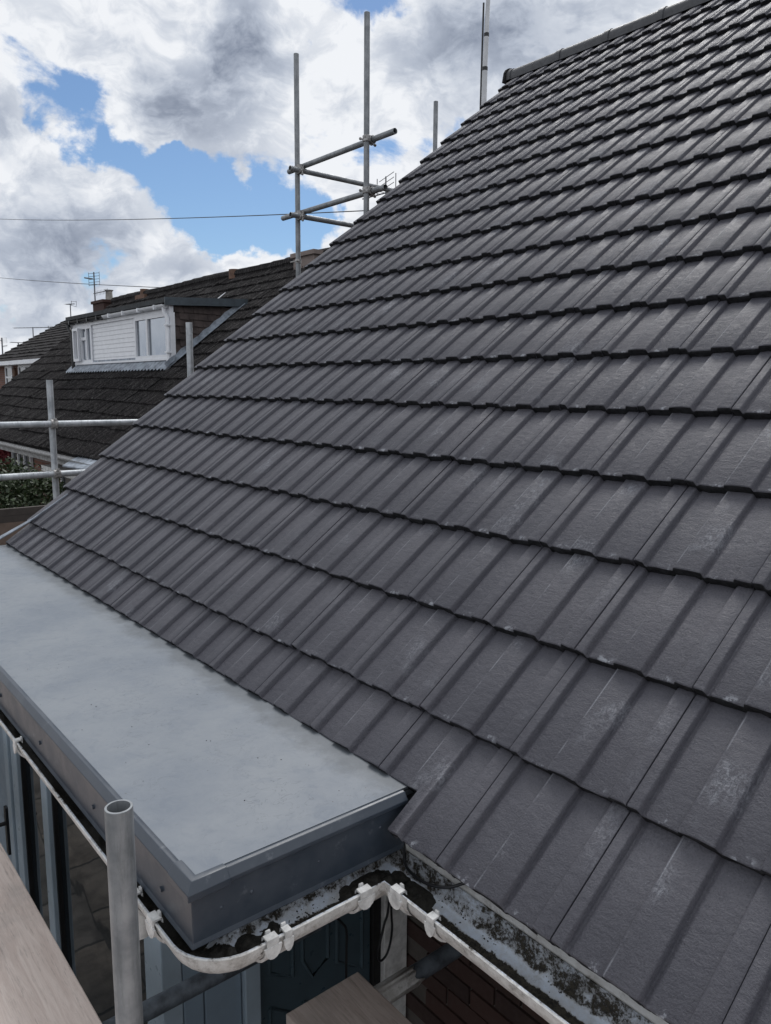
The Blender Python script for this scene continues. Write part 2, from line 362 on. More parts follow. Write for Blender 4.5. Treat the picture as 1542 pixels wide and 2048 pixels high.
# ------------------------------------------------------------------ mesh helpers
class MB:
    def __init__(s):
        s.v = []; s.f = []; s.mi = []
    def add(s, vs, fs, mi=0):
        b = len(s.v); s.v += [tuple(x) for x in vs]
        s.f += [tuple(i + b for i in f) for f in fs]; s.mi += [mi] * len(fs)
        return s
    def box(s, a, b, mi=0, bev=0.0):
        x0, y0, z0 = (min(a[i], b[i]) for i in range(3)); x1, y1, z1 = (max(a[i], b[i]) for i in range(3))
        return s.add([(x0, y0, z0), (x1, y0, z0), (x1, y1, z0), (x0, y1, z0), (x0, y0, z1), (x1, y0, z1), (x1, y1, z1), (x0, y1, z1)],
                     [(3, 2, 1, 0), (4, 5, 6, 7), (0, 1, 5, 4), (1, 2, 6, 5), (2, 3, 7, 6), (3, 0, 4, 7)], mi)
    def tube(s, pts, r, n=10, mi=0, caps=True):
        pts = [Vector(p) for p in pts]; rings = []
        rs = r if isinstance(r, (list, tuple)) else [r] * len(pts)
        up = None
        for i, p in enumerate(pts):
            t = (pts[min(i + 1, len(pts) - 1)] - pts[max(i - 1, 0)]).normalized()
            if up is None: up = Vector((0, 0, 1)) if abs(t.z) < 0.9 else Vector((1, 0, 0))
            a = t.cross(up).normalized(); b = a.cross(t).normalized(); up = b
            rings.append([p + (a * math.cos(2 * math.pi * j / n) + b * math.sin(2 * math.pi * j / n)) * rs[i] for j in range(n)])
        vs = [q for rg in rings for q in rg]; fs = []
        for i in range(len(rings) - 1):
            for j in range(n):
                fs.append((i * n + j, i * n + (j + 1) % n, (i + 1) * n + (j + 1) % n, (i + 1) * n + j))
        if caps:
            fs.append(tuple(range(n))[::-1]); fs.append(tuple((len(rings) - 1) * n + j for j in range(n)))
        return s.add(vs, fs, mi)
    def pipe(s, a, b, r, wall=0.004, n=20, mi=0):
        """hollow tube with open, rimmed ends"""
        a, b = Vector(a), Vector(b); t = (b - a).normalized()
        up = Vector((0, 0, 1)) if abs(t.z) < 0.9 else Vector((1, 0, 0))
        x = t.cross(up).normalized(); y = x.cross(t)
        prof = [(a, r - wall), (a, r - .0006), (a + t * .0006, r), (b - t * .0006, r), (b, r - .0006), (b, r - wall)]
        vs = []
        for p, q in prof:
            vs += [p + (x * math.cos(2 * math.pi * j / n) + y * math.sin(2 * math.pi * j / n)) * q for j in range(n)]
        fs = []
        N = len(prof)
        for i in range(N):
            i2 = (i + 1) % N
            for j in range(n):
                fs.append((i * n + j, i * n + (j + 1) % n, i2 * n + (j + 1) % n, i2 * n + j))
        return s.add(vs, fs, mi)
    def prism(s, poly, d, mi=0):
        """planar polygon (3D points) extruded by vector d"""
        n = len(poly); d = Vector(d)
        vs = [Vector(p) for p in poly] + [Vector(p) + d for p in poly]
        fs = [tuple(range(n))[::-1], tuple(range(n, 2 * n))] + [(i, (i + 1) % n, n + (i + 1) % n, n + i) for i in range(n)]
        return s.add(vs, fs, mi)
    def mesh(s, name, mats, smooth=False):
        me = bpy.data.meshes.new(name)
        me.from_pydata(s.v, [], s.f)
        for mm in (mats if isinstance(mats, (list, tuple)) else [mats]): me.materials.append(mm)
        me.polygons.foreach_set('material_index', s.mi)
        if smooth:
            me.polygons.foreach_set('use_smooth', [True] * len(me.polygons))
            if hasattr(me, 'set_sharp_from_angle'): me.set_sharp_from_angle(angle=math.radians(smooth if smooth > 1 else 38))
        me.update()
        return me
    def build(s, name, mats, parent=None, smooth=False, fix=True):
        me = s.mesh(name, mats, smooth)
        if fix:
            bm = bmesh.new(); bm.from_mesh(me); bmesh.ops.recalc_face_normals(bm, faces=bm.faces); bm.to_mesh(me); bm.free()
        return link(name, me, parent)

def world_of(o):
    mt = Matrix.Identity(4)
    while o is not None:
        mt = (o.matrix_parent_inverse if o.parent else Matrix.Identity(4)) @ o.matrix_basis @ mt if False else (
            (o.parent and o.matrix_parent_inverse or Matrix.Identity(4)) @ o.matrix_basis @ mt)
        o = o.parent
    return mt

def adopt(o, parent):
    if parent is not None:
        o.parent = parent
        o.matrix_parent_inverse = world_of(parent).inverted()

def link(name, me, parent=None, mw=None):
    o = bpy.data.objects.new(name, me); COL.objects.link(o)
    if mw is not None: o.matrix_basis = mw
    adopt(o, parent)
    return o

def tag(o, label=None, cat=None, group=None, kind=None):
    if label: o['label'] = label
    if cat: o['category'] = cat
    if group: o['group'] = group
    if kind: o['kind'] = kind
    return o

def thing(name, loc, label, cat, group=None):
    o = bpy.data.objects.new(name, None); COL.objects.link(o); o.location = loc
    o.empty_display_size = 0.1
    return tag(o, label, cat, group)

def bevel(o, w, seg=2):
    md = o.modifiers.new('bevel', 'BEVEL'); md.width = w; md.segments = seg; md.limit_method = 'ANGLE'
    return o

rnd = random.Random(7)
TH = math.radians(39.771); CT, ST = math.cos(TH), math.sin(TH)
G = 0.2914; TT = 0.027
XV = -4.143; XR = 1.5
ZG = -2.6
def roofpt(x, s, h=0.0): return Vector((x, s * CT - h * ST, s * ST + h * CT))

# ------------------------------------------------------------------ setting
g = MB(); g.add([(-700, -500, ZG), (700, -500, ZG), (700, 700, ZG), (-700, 700, ZG)], [(0, 1, 2, 3)])
tag(g.build('ground', M['ground'], fix=False), kind='structure')

# ------------------------------------------------------------------ the bungalow
house = thing('bungalow', (-1.2, 2.2, ZG), 'bungalow being re-roofed, with the large dark grey interlocking tile roof filling the foreground', 'house')

# roof deck (underlay) carries the tiles
dk = MB()
S_R = 5.80
dk.prism([roofpt(XV + .03, 0.05, -.075), roofpt(XR, 0.05, -.075), roofpt(XR, S_R, -.075), roofpt(XV + .03, S_R, -.075)], Vector((0, -ST, CT)) * .02)
YR = S_R * CT; ZR = S_R * ST
dk.prism([(XV + .03, YR + .02, ZR - .09), (XR, YR + .02, ZR - .09), (XR, 2 * YR, -.09), (XV + .03, 2 * YR, -.09)], (0, .0, .03), 0)
roof = dk.build('roof', M['felt'], house)

BASE = [(.0012, -.014), (.0012, -.002), (.0045, 0), (.0215, 0), (.0240, -.0004), (.0262, -.0025), (.0285, -.0150), (.0300, -.0188), (.0340, -.0190), (.0375, -.0160), (.0410, -.0150), (.060, -.0147), (.085, -.0143),
        (.1060, -.0135), (.1080, -.0040), (.1100, -.0005), (.1120, .0001), (.133, .0005), (.155, .0005), (.1735, .0001), (.1760, -.0004), (.1782, -.0025), (.1805, -.0150), (.1820, -.0188), (.1860, -.0190), (.1895, -.0160), (.1930, -.0150),
        (.212, -.0147), (.236, -.0143), (.2560, -.0135), (.2580, -.0040), (.2600, -.0005), (.2620, .0001), (.280, .0003), (.2955, 0), (.2988, -.002), (.2988, -.014)]
BASE = [(u, h * .78) for u, h in BASE]
def tile_mesh(u0=0, u1=.3, y0=0.0, y1=G + .03, seed=0, close=True):
    r = random.Random(seed)
    pr = [p for p in BASE if u0 - 1e-6 <= p[0] <= u1 + 1e-6]
    def hat(u):
        for a, b in zip(BASE, BASE[1:]):
            if a[0] <= u <= b[0] and b[0] > a[0]: return a[1] + (b[1] - a[1]) * (u - a[0]) / (b[0] - a[0])
        return -.014
    if u0 > 0.002: pr = [(u0, hat(u0) - .02), (u0, hat(u0))] + [p for p in pr if p[0] > u0 + .001]
    if u1 < .298: pr = [p for p in pr if p[0] < u1 - .001] + [(u1, hat(u1)), (u1, hat(u1) - .02)]
    n = len(pr); b = MB(); rows = []
    ph = r.random() * 50
    def jit(u, f, a): return a * (mnoise.noise(Vector((u * f + ph, ph, 0))))
    sl = lambda y: -TT * y / G
    rows.append([(u, y0 + .003 + jit(u, 120, .006), h + sl(y0) - TT - .002 + jit(u + 9, 140, .004)) for u, h in pr])
    rows.append([(u, y0 + jit(u + 3, 90, .004), h + sl(y0) - .010 + jit(u + 5, 120, .003)) for u, h in pr])
    rows.append([(u, y0 + .0006 + jit(u, 110, .0034), h + sl(y0) - .0028 + jit(u, 100, .0014)) for u, h in pr])
    rows.append([(u, y0 + .004 + jit(u, 110, .0028), h + sl(y0)) for u, h in pr])
    rows.append([(u, y1, h + sl(y1)) for u, h in pr])
    vs = [q for rw in rows for q in rw]
    fs = []; mi = []
    for i in range(len(rows) - 1):
        for j in range(n - 1):
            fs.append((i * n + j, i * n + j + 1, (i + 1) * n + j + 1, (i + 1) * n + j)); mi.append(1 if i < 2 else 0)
    b.v = vs; b.f = fs; b.mi = mi
    # underside closes the tile
    k = len(b.v)
    b.v += [(u1, y0 + .004, -TT - .019 + sl(y0)), (u0, y0 + .004, -TT - .019 + sl(y0)), (u0, y1, -TT - .019 + sl(y1)), (u1, y1, -TT - .019 + sl(y1))]
    b.f += [(k, k + 1, k + 2, k + 3)]; b.mi += [1]
    b.f += [(0, n, 2 * n, 3 * n, 4 * n, k + 2, k + 1), (n - 1, k, k + 3, 5 * n - 1, 4 * n - 1, 3 * n - 1, 2 * n - 1)]; b.mi += [0, 0]
    return b
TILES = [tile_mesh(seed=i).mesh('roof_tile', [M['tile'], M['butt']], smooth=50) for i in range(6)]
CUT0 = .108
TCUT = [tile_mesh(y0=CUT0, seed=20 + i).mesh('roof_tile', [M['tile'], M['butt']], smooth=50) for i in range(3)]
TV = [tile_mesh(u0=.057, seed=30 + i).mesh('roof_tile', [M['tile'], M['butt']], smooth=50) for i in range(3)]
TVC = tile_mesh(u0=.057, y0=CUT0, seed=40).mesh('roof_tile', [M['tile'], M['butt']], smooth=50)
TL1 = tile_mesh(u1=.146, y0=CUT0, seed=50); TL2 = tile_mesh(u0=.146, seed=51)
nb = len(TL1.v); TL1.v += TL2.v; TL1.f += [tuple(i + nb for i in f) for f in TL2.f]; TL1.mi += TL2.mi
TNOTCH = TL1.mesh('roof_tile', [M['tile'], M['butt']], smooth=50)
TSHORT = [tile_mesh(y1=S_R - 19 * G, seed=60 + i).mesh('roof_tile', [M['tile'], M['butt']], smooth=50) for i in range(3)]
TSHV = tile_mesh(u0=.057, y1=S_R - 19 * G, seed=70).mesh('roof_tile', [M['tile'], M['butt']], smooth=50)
RX = Matrix.Rotation(TH, 4, 'X')
CAM = m.translation.copy()
plan = []
for kk in range(20):
    for i in range(-5, 14):
        s = G * kk if kk else .0066
        x0 = -.3 * (i + 1)
        if kk == 0:
            me = TVC if i == 13 else (rnd.choice(TCUT) if i >= 2 else (TNOTCH if i == 1 else rnd.choice(TILES)))
        elif kk == 19:
            me = TSHV if i == 13 else rnd.choice(TSHORT)
        else:
            me = rnd.choice(TV) if i == 13 else rnd.choice(TILES)
        dx, dsl, dr, dt = rnd.gauss(0, .0004), rnd.gauss(0, .0016), rnd.gauss(0, .0022), rnd.gauss(0, .0018)
        mw = Matrix.Translation(roofpt(x0 + dx, s + dsl, abs(rnd.gauss(0, .0008)))) @ RX @ Matrix.Rotation(dt, 4, 'Z') @ Matrix.Rotation(dr, 4, 'Y')
        c = roofpt(x0 + .15, s + .14)
        d = c - CAM; z = d.dot(FWD); px = d.dot(RIGHT) / max(z, .01) * 1541 + 771; py = d.dot(DOWN) / max(z, .01) * 1541 + 1024
        vis = z > .2 and -150 < px < 1542 + 170 and -120 < py < 2048 + 170
        plan.append(((0 if vis else 1000) + d.length, me, mw))
plan.sort(key=lambda t: t[0])
rest = MB()
for n_, (q, me, mw) in enumerate(plan):
    if n_ < 298:
        link('roof_tile', me, roof, mw)
    else:
        b0 = len(rest.v)
        rest.v += [tuple(mw @ v.co) for v in me.vertices]
        rest.f += [tuple(i + b0 for i in p.vertices) for p in me.polygons]; rest.mi += [p.material_index for p in me.polygons]
tag(rest.build('roof_tile_field', [M['tile'], M['butt']], roof, smooth=50, fix=False), kind='stuff')

# ridge caps
M['cap'] = mat('ridge_cap', plain((0.050, 0.052, 0.058), 0.5, var=0.2, scale=20, bumpy=0.3))
YC, ZC, RC = 4.458, 3.674, .066
xs = [-4.16, -3.63, -3.165, -2.70, -2.235, -1.77, -1.305, -.84, -.375, .09, .555, 1.02, 1.485]
for a, b_ in zip(xs, xs[1:]):
    b = MB(); n = 14
    prof = [(a - .012, RC + .007), (a + .035, RC + .007), (a + .037, RC), (b_ - .004, RC)]
    vs = []
    for x, r in prof + [(b_ - .004, RC - .014), (a - .012, RC - .014)]:
        vs += [(x, YC - r * math.cos(math.pi * j / (n - 1)), ZC + (r * math.sin(math.pi * j / (n - 1)) if 0 < j < n - 1 else -.03)) for j in range(n)]
    fs = []
    for i in range(6):
        i2 = (i + 1) % 6
        fs += [(i * n + j, i * n + j + 1, i2 * n + j + 1, i2 * n + j) for j in range(n - 1)]
    b.add(vs, fs); b.build('ridge_tile', M['cap'], roof, smooth=40)
b = MB()
b.prism([(-4.19, YC - RC - .03, ZC - .05)] + [(-4.19, YC - (RC + .02) * math.cos(math.pi * j / 8), ZC + (RC + .02) * math.sin(math.pi * j / 8)) for j in range(9)] + [(-4.19, YC + RC + .03, ZC - .05)], (.022, 0, 0))
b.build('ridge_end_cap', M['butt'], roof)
# plastic verge closing strip under the tile ends
b = MB()
for kk in range(20):
    s0 = G * kk + (.11 if kk == 0 else 0); s1 = min(G * (kk + 1), S_R)
    b.prism([roofpt(XV + .004, s0, -.062), roofpt(XV + .004, s0, -.032), roofpt(XV + .004, s1, -.052), roofpt(XV + .004, s1, -.082)], (.02, 0, 0))
b.build('verge_strip', M['black'], roof)
# bright metal drip piece lying along the foot of the verge
b = MB()
p0, p1, p2 = Vector((-4.19, .055, .060)), Vector((-4.02, .225, .193)), Vector((-3.915, .412, .346))
for a, c, w in ((p0, p1, .022), (p1, p2, .006)):
    t = (c - a).normalized(); sd_ = t.cross(Vector((0, -ST, CT))).normalized() * w; up = Vector((0, -ST, CT)) * .005
    b.prism([a - sd_, a + sd_, c + sd_ * .7, c - sd_ * .7], up)
o = b.build('drip_flashing', M['lead'], roof); tag(o, 'pale blue metal drip strip at the foot of the verge')

# gable and body
b = MB()
b.prism([(-4.0, .72, ZG), (-4.0, .72, .45), (-4.0, YR, ZR - .16), (-4.0, 2 * YR - .72, .45), (-4.0, 2 * YR - .72, ZG)], (.1, 0, 0))
b.build('gable_wall', M['brick'], house)
b = MB(); b.box((-3.9, .84, ZG), (XR, 2 * YR - .72, -.25)); b.build('house_core', M['interior'], house)

# bay box under the flat roof, fascias and soffits
b = MB()
b.box((-4.1, -.355, -.215), (-.545, .60, .030))
b.build('flat_roof_base', M['white_old'], house)
b = MB(); b.box((-.543, .082, -.215), (XR, .100, -.030)); b.build('fascia_board', M['sleeve'], house)
b = MB(); b.box((-.543, .102, -.225), (XR, .72, -.213)); b.build('soffit', M['white_old'], house)
b = MB(); b.prism([roofpt(-.44, .02, -.052), roofpt(XR, .02, -.052), roofpt(XR, .16, -.06), roofpt(-.44, .16, -.06)], (0, 0, -.006)); b.build('eaves_tray', M['felt'], house)

# flat roof: three lapped membrane sheets
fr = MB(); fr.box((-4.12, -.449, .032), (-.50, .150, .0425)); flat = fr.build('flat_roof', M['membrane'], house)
for (xa, ya, xb, yb), z in zip([(-4.115, -2.10, -4.115, -2.17), (-2.12, -1.08, -2.19, -1.12), (-1.10, -.502, -1.14, -.502)], (.0472, .0502, .0532)):
    b = MB(); N = 24
    vs = []
    for j in range(N + 1):
        t = j / N; y = -.446 + t * .596
        l = xa + (yb - xa) * t if False else xa + (xb - xa) * t
        rr = ya + (yb - ya) * t
        vs += [(l + (mnoise.noise(Vector((t * 7, z * 900, 0))) * .006 if xa > -4 else 0), y, z - .006), (l + (mnoise.noise(Vector((t * 7, z * 900, 0))) * .006 if xa > -4 else 0), y, z), (rr, y, z), (rr, y, z - .006)]
    fs = []
    for j in range(N):
        a = j * 4
        fs += [(a, a + 4, a + 5, a + 1), (a + 1, a + 5, a + 6, a + 2), (a + 2, a + 6, a + 7, a + 3)]
    fs += [(0, 1, 2, 3), (N * 4 + 3, N * 4 + 2, N * 4 + 1, N * 4)]
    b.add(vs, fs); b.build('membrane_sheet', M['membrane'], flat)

def sweep(path, prof, closed_ends=False):
    """path: list of (x,y) ; prof: list of (offset to the right-hand side, z). mitred."""
    P = [Vector((p[0], p[1])) for p in path]; nrm = []
    for i in range(len(P)):
        d1 = (P[i] - P[i - 1]).normalized() if i else None
        d2 = (P[i + 1] - P[i]).normalized() if i < len(P) - 1 else None
        n1 = Vector((d1.y, -d1.x)) if d1 else None; n2 = Vector((d2.y, -d2.x)) if d2 else None
        if n1 is None: nn = n2
        elif n2 is None: nn = n1
        else:
            nn = (n1 + n2).normalized(); nn = nn / max(.3, nn.dot(n1))
        nrm.append(nn)
    vs = []; n = len(prof)
    for p, nn in zip(P, nrm):
        for o_, z in prof:
            q = p + nn * o_; vs.append((q.x, q.y, z))
    fs = [(i * n + j, i * n + j + 1, (i + 1) * n + j + 1, (i + 1) * n + j) for i in range(len(P) - 1) for j in range(n - 1)]
    if closed_ends: fs += [tuple(range(n)), tuple((len(P) - 1) * n + j for j in range(n))[::-1]]
    return vs, fs
# edge trim: path runs along +X at the front then +Y at the side: outside is on the right-hand side
TP = [(-4.13, -.452), (-.485, -.452), (-.485, .082)]
tprof = [(-.014, .050), (-.013, .0545), (-.006, .0565), (.000, .0555), (.0125, .040), (.0125, .032), (.004, .027), (.002, -.072), (.006, -.082), (.002, -.084), (-.006, -.082), (-.006, .020)]
vs, fs = sweep(TP, tprof, True); b = MB(); b.add(vs, fs)
trim = bevel(b.build('edge_trim', M['trim'], flat, smooth=20), .0012, 2)
cprof = [(-.016, .052), (-.016, .0570), (-.006, .0588), (.001, .0578), (.0148, .040), (.0148, .026), (.008, .022), (.008, .030)]
vs, fs = sweep([(-.562, -.452), (-.485, -.452), (-.485, -.378)], cprof, True); b = MB(); b.add(vs, fs)
bevel(b.build('trim_corner', M['trim'], flat, smooth=20), .0012, 2)
for y, z, r in [(-.3254, -.018, .0055), (-.393, -.022, .0045), (.007, -.006, .005), (-.1625, -.02, .004)]:
    b = MB(); n = 10; vs = []
    for q, hgt in ((1, 0), (.95, .35), (.7, .75), (.35, .95)):
        vs += [(-.4835 + hgt * r * .8, y + r * q * math.cos(j * .6283), z + r * q * math.sin(j * .6283)) for j in range(n)]
    fs = [(i * n + j, i * n + (j + 1) % n, (i + 1) * n + (j + 1) % n, (i + 1) * n + j) for i in range(3) for j in range(n)] + [tuple(30 + j for j in range(n))]
    b.add(vs, fs); b.build('screw_head', M['trim'], flat, smooth=60)
for x in (-.62, -1.02, -1.46, -1.9, -2.4):
    b = MB(); b.tube([(x, -.4545, -.03), (x, -.460, -.03)], .006, 10); b.build('screw_head', M['trim'], flat, smooth=40)

b = MB()
for _ in range(60):
    x, y = rnd.uniform(-3.6, -.52), rnd.uniform(-.43, .05)
    z = .0473 + (.003 if x > -2.17 else 0) + (.003 if x > -1.14 else 0); r = rnd.uniform(.0007, .0026); a = rnd.random() * 6
    b.add([(x + r * math.cos(a + q * 2.1), y + r * math.sin(a + q * 2.1), z) for q in range(3)] + [(x, y, z + r * .9)], [(0, 1, 3), (1, 2, 3), (2, 0, 3)])
tag(b.build('grit', M['felt'], flat, fix=False), kind='stuff')

# ------------------------------------------------------------------ gutter
ZL, RG = -.090, .0575
rc = .055
GP = [(XR + .6, .0215), (-.4725, .0215)]
cx, cy = -.4725 - rc, -.4205 + rc
GP += [(cx + rc * math.cos(a), cy + rc * math.sin(a)) for a in [-j * math.pi / 2 / 8 for j in range(9)]]
GP += [(-4.25, -.4205)]
# the path runs -X, -Y, -X: the outer (street) side is on the left, so the outer lip is at negative offset
def gprof(r):
    return [(-r * math.cos(math.pi * j / 16), ZL - r * math.sin(math.pi * j / 16)) for j in range(17)]
po = [(-RG, ZL + .004), (-RG - .003, ZL + .002)] + gprof(RG)[0:] + [(RG, ZL + .004)]
pi_ = [(RG, ZL + .004), (RG - .003, ZL + .004)] + gprof(RG - .003)[::-1] + [(-RG + .003, ZL + .004), (-RG, ZL + .004)]
vs, fs = sweep(GP, po); b = MB(); b.add(vs, fs, 0)
vs, fs = sweep(GP, pi_); b.add(vs, fs, 1)
gutter = b.build('gutter', [M['gutter'], M['gutter_in']], house, smooth=50, fix=False)
at = gutter.data.attributes.new('across', 'FLOAT', 'POINT')
no_, ni_ = len(GP) * len(po), len(pi_)
vals = [0.0] * len(gutter.data.vertices)
for i_ in range(len(GP)):
    for j_ in range(ni_): vals[no_ + i_ * ni_ + j_] = pi_[j_][0] / RG
at.data.foreach_set('value', vals)
tag(gutter, 'white half-round plastic gutter, black with moss and grime inside')

def clip(x, y, d, w=.034, hook=True, r=RG + .0075, name='gutter_bracket'):
    """band round the outer half of the gutter at (x,y), gutter running along unit vector d (outer side on the left)"""
    d = Vector((d[0], d[1])); nl = Vector((-d.y, d.x))          # left = outer side
    pr = [(.010, ZL + .012), (.006, ZL + .015), (-RG - .004 + RG, 0)]
    arc = [(r * math.cos(math.pi * j / 14), ZL - r * math.sin(math.pi * j / 14)) for j in range(15)]
    outer = [(RG - .012, ZL + .001), (RG - .011, ZL + .011), (r - .001, ZL + .010), (r, ZL + .004)] + arc[:13]
    inn = [(max(0, (abs(o_) - .004)) * (1 if o_ > 0 else -1), z + (.004 if z < ZL else -.004)) for o_, z in outer]
    b = MB(); vs = []; n = len(outer)
    for sgn in (-1, 1):
        for pl in (outer, inn):
            for o_, z in pl:
                q = Vector((x, y)) + nl * o_ + d * (sgn * w / 2); vs.append((q.x, q.y, z))
    fs = []
    for j in range(n - 1):
        fs += [(j, j + 1, 2 * n + j + 1, 2 * n + j), (n + j, 3 * n + j, 3 * n + j + 1, n + j + 1), (j, n + j, n + j + 1, j + 1), (2 * n + j, 2 * n + j + 1, 3 * n + j + 1, 3 * n + j)]
    fs += [(0, 2 * n, 3 * n, n), (n - 1, 2 * n - 1, 4 * n - 1, 3 * n - 1)]
    b.add(vs, fs)
    if hook:
        q = Vector((x, y)) + nl * (r - .0035); L_ = w * .75
        b.prism([(q.x + d.x * L_ * math.cos(a), q.y + d.y * L_ * math.cos(a), ZL - .006 - .027 * math.sin(a)) for a in [math.pi * j / 8 for j in range(9)]], (nl.x * .004, nl.y * .004, 0))
        q = Vector((x, y)) + nl * (RG - .016); e = d * .006
        b.prism([(q.x - e.x, q.y - e.y, ZL + .006), (q.x + e.x, q.y + e.y, ZL + .006), (q.x + e.x * .8, q.y + e.y * .8, ZL + .016), (q.x - e.x * .8, q.y - e.y * .8, ZL + .016)], (nl.x * .004, nl.y * .004, 0))
    return b.build(name, M['clip'], gutter, smooth=40)
clip(-.4725, -.090, (0, -1), .030); clip(-.372, .0215, (-1, 0), .030)
clip(-.262, .0215, (-1, 0), .020); clip(-.4725, -.286, (0, -1), .016); clip(-.4725, -.322, (0, -1), .026)
clip(-.617, -.4205, (-1, 0), .030); clip(-.715, -.4205, (-1, 0), .018); clip(-1.635, -.4205, (-1, 0), .02); clip(-2.5, -.4205, (-1, 0), .02)
# raised lips of the inside angle piece
b = MB(); vs, fs = sweep([(-.335, .0215), (-.4725, .0215), (-.4725, -.105)], [(-RG - .0035, ZL + .0075), (-RG - .0045, ZL - .012)] + [(-(RG + .003) * math.cos(a), ZL - (RG + .003) * math.sin(a)) for a in [.5, .9, 1.3]] )
b.add(vs, fs); b.build('angle_piece', M['gutter'], gutter, smooth=50)
# wet sludge lying in the angle and grime clumps along the channel
b = MB()
def slab(axis, c0, c1, mid, h, seed, wd=.040):
    """grime bank lying in the straight channel along 'axis' from c0 to c1, channel centre line at mid"""
    N, K = 40, 14; vs = []
    for i in range(N + 1):
        t = c0 + (c1 - c0) * i / N; e = min(1, 4 * min(i, N - i) / N)
        for j in range(K + 1):
            off = (j / K * 2 - 1) * wd
            f = (1 - (off / wd) ** 2) * e
            nn = mnoise.noise(Vector((t * 22, off * 30, seed))) + .5 * mnoise.noise(Vector((t * 70, off * 80, seed)))
            z = ZL - math.sqrt((RG - .003) ** 2 - off ** 2) - .0015 + max(0, h * f * (1 + 1.1 * nn) - .0012) 
            vs.append((t, mid + off, z) if axis == 'x' else (mid + off, t, z))
    w_ = K + 1
    b.add(vs, [(i * w_ + j, (i + 1) * w_ + j, (i + 1) * w_ + j + 1, i * w_ + j + 1) for i in range(N) for j in range(K)])
slab('x', -.50, -.335, .0215, .020, 3); slab('y', .055, -.11, -.4725, .020, 8)
slab('y', -.24, cy, -.4725, .016, 5); slab('x', cx, -.75, -.4205, .018, 9)
N, K, vs = 20, 14, []
for i in range(N + 1):
    a = -i / N * math.pi / 2
    for j in range(K + 1):
        off = (j / K * 2 - 1) * .040
        nn = mnoise.noise(Vector((a * 2.4, off * 30, 31))) + .5 * mnoise.noise(Vector((a * 7, off * 80, 31)))
        z = ZL - math.sqrt((RG - .003) ** 2 - off ** 2) - .0015 + max(0, .017 * (1 - (off / .04) ** 2) * (1 + 1.1 * nn) - .0012)
        vs.append((cx + (rc + off) * math.cos(a), cy + (rc + off) * math.sin(a), z))
b.add(vs, [(i * (K + 1) + j, (i + 1) * (K + 1) + j, (i + 1) * (K + 1) + j + 1, i * (K + 1) + j + 1) for i in range(N) for j in range(K)])
slab('x', -.72, -1.25, -.4205, .020, 11); slab('x', -1.2, -2.3, -.4205, .022, 12)
o = b.build('sludge', M['wet'], gutter, smooth=80, fix=False); tag(o, 'black wet sludge in the gutter angle', kind='stuff')
b = MB()
for _ in range(2600):
    t = rnd.random()
    if t < .4: x, y = rnd.uniform(-.36, .9), .0215 + (rnd.gauss(.004, .008) if rnd.random() < .65 else rnd.gauss(.042, .007))
    elif t < .72: x, y = -.4725 + rnd.gauss(0, .02), rnd.uniform(-.41, -.02)
    else: x, y = rnd.uniform(-2.6, -.46), -.4205 + rnd.gauss(.006, .02)
    off = (y - .0215) if t < .4 else ((x + .4725) if t < .72 else (y + .4205))
    if abs(off) > .05: continue
    if mnoise.noise(Vector((x * 9, y * 9, 1))) < -.05: continue
    z = ZL - math.sqrt(RG ** 2 - off ** 2) + .004; r = rnd.uniform(.0008, .0036)
    a = rnd.random() * 6
    vs = [(x + r * math.cos(a + q * 2.1), y + r * math.sin(a + q * 2.1), z) for q in range(3)] + [(x + rnd.gauss(0, r * .3), y, z + r * rnd.uniform(.5, 1.0))]
    b.add(vs, [(0, 1, 3), (1, 2, 3), (2, 0, 3)])
o = b.build('moss_crumbs', M['wet'], gutter, fix=False); tag(o, kind='stuff')
# outlet hopper under the front run
b = MB(); b.tube([(-.865, -.4205, -.135), (-.865, -.4205, -.20), (-.865, -.4205, -.205), (-.865, -.4205, -.285)], [.046, .046, .041, .041], 20); b.build('gutter_outlet', M['white_old'], gutter, smooth=40)

# ------------------------------------------------------------------ bay: front windows, side panels, main wall
YF, XS = -.23, -1.20
bayz = -.213
b = MB(); b.box((-4.0, YF + .07, ZG), (XS - .06, .72, bayz)); b.build('bay_room', M['interior'], house)
fw = MB(); fw.box((-4.0, YF, bayz), (XS - .0, YF + .06, bayz - .06)); window = fw.build('front_window', M['frame'], house)
def mullion(x0, x1, d=.0):
    b = MB(); b.box((x0, YF - d, bayz - .0605), (x1, YF + .062, ZG + .25)); return bevel(b.build('mullion', M['frame'], window), .004)
mullion(-2.93, -2.86, .014); mullion(-2.845, -2.75, .004); mullion(-2.37, -2.29, .006); mullion(-1.33, XS, .002)
for a, c in ((-2.75, -2.37), (-2.29, -1.33)):
    b = MB(); b.box((a, YF + .030, bayz - .061), (c, YF + .036, ZG + .25)); b.build('window_pane', M['glass'], window)
    b = MB(); b.box((a, YF + .012, bayz - .061), (a + .014, YF + .03, ZG + .25)); b.box((c - .014, YF + .012, bayz - .061), (c, YF + .03, ZG + .25)); b.build('window_gasket', M['gasket'], window)
b = MB(); b.box((-4.0, YF - .03, ZG + .18), (XS, YF + .061, ZG + .249)); b.build('window_sill', M['frame'], window)
b = MB(); b.box((-3.95, YF - .003, ZG + .05), (-2.95, YF + .05, bayz - .062)); dr = bevel(b.build('front_door', M['panel'], house), .004)
b = MB(); b.box((-3.01, YF - .016, -1.00), (-2.975, YF - .0031, -1.24)); b.tube([(-2.99, YF - .016, -1.08), (-2.99, YF - .055, -1.08), (-3.10, YF - .055, -1.085)], .010, 10); b.build('handle', M['black'], dr, smooth=40)
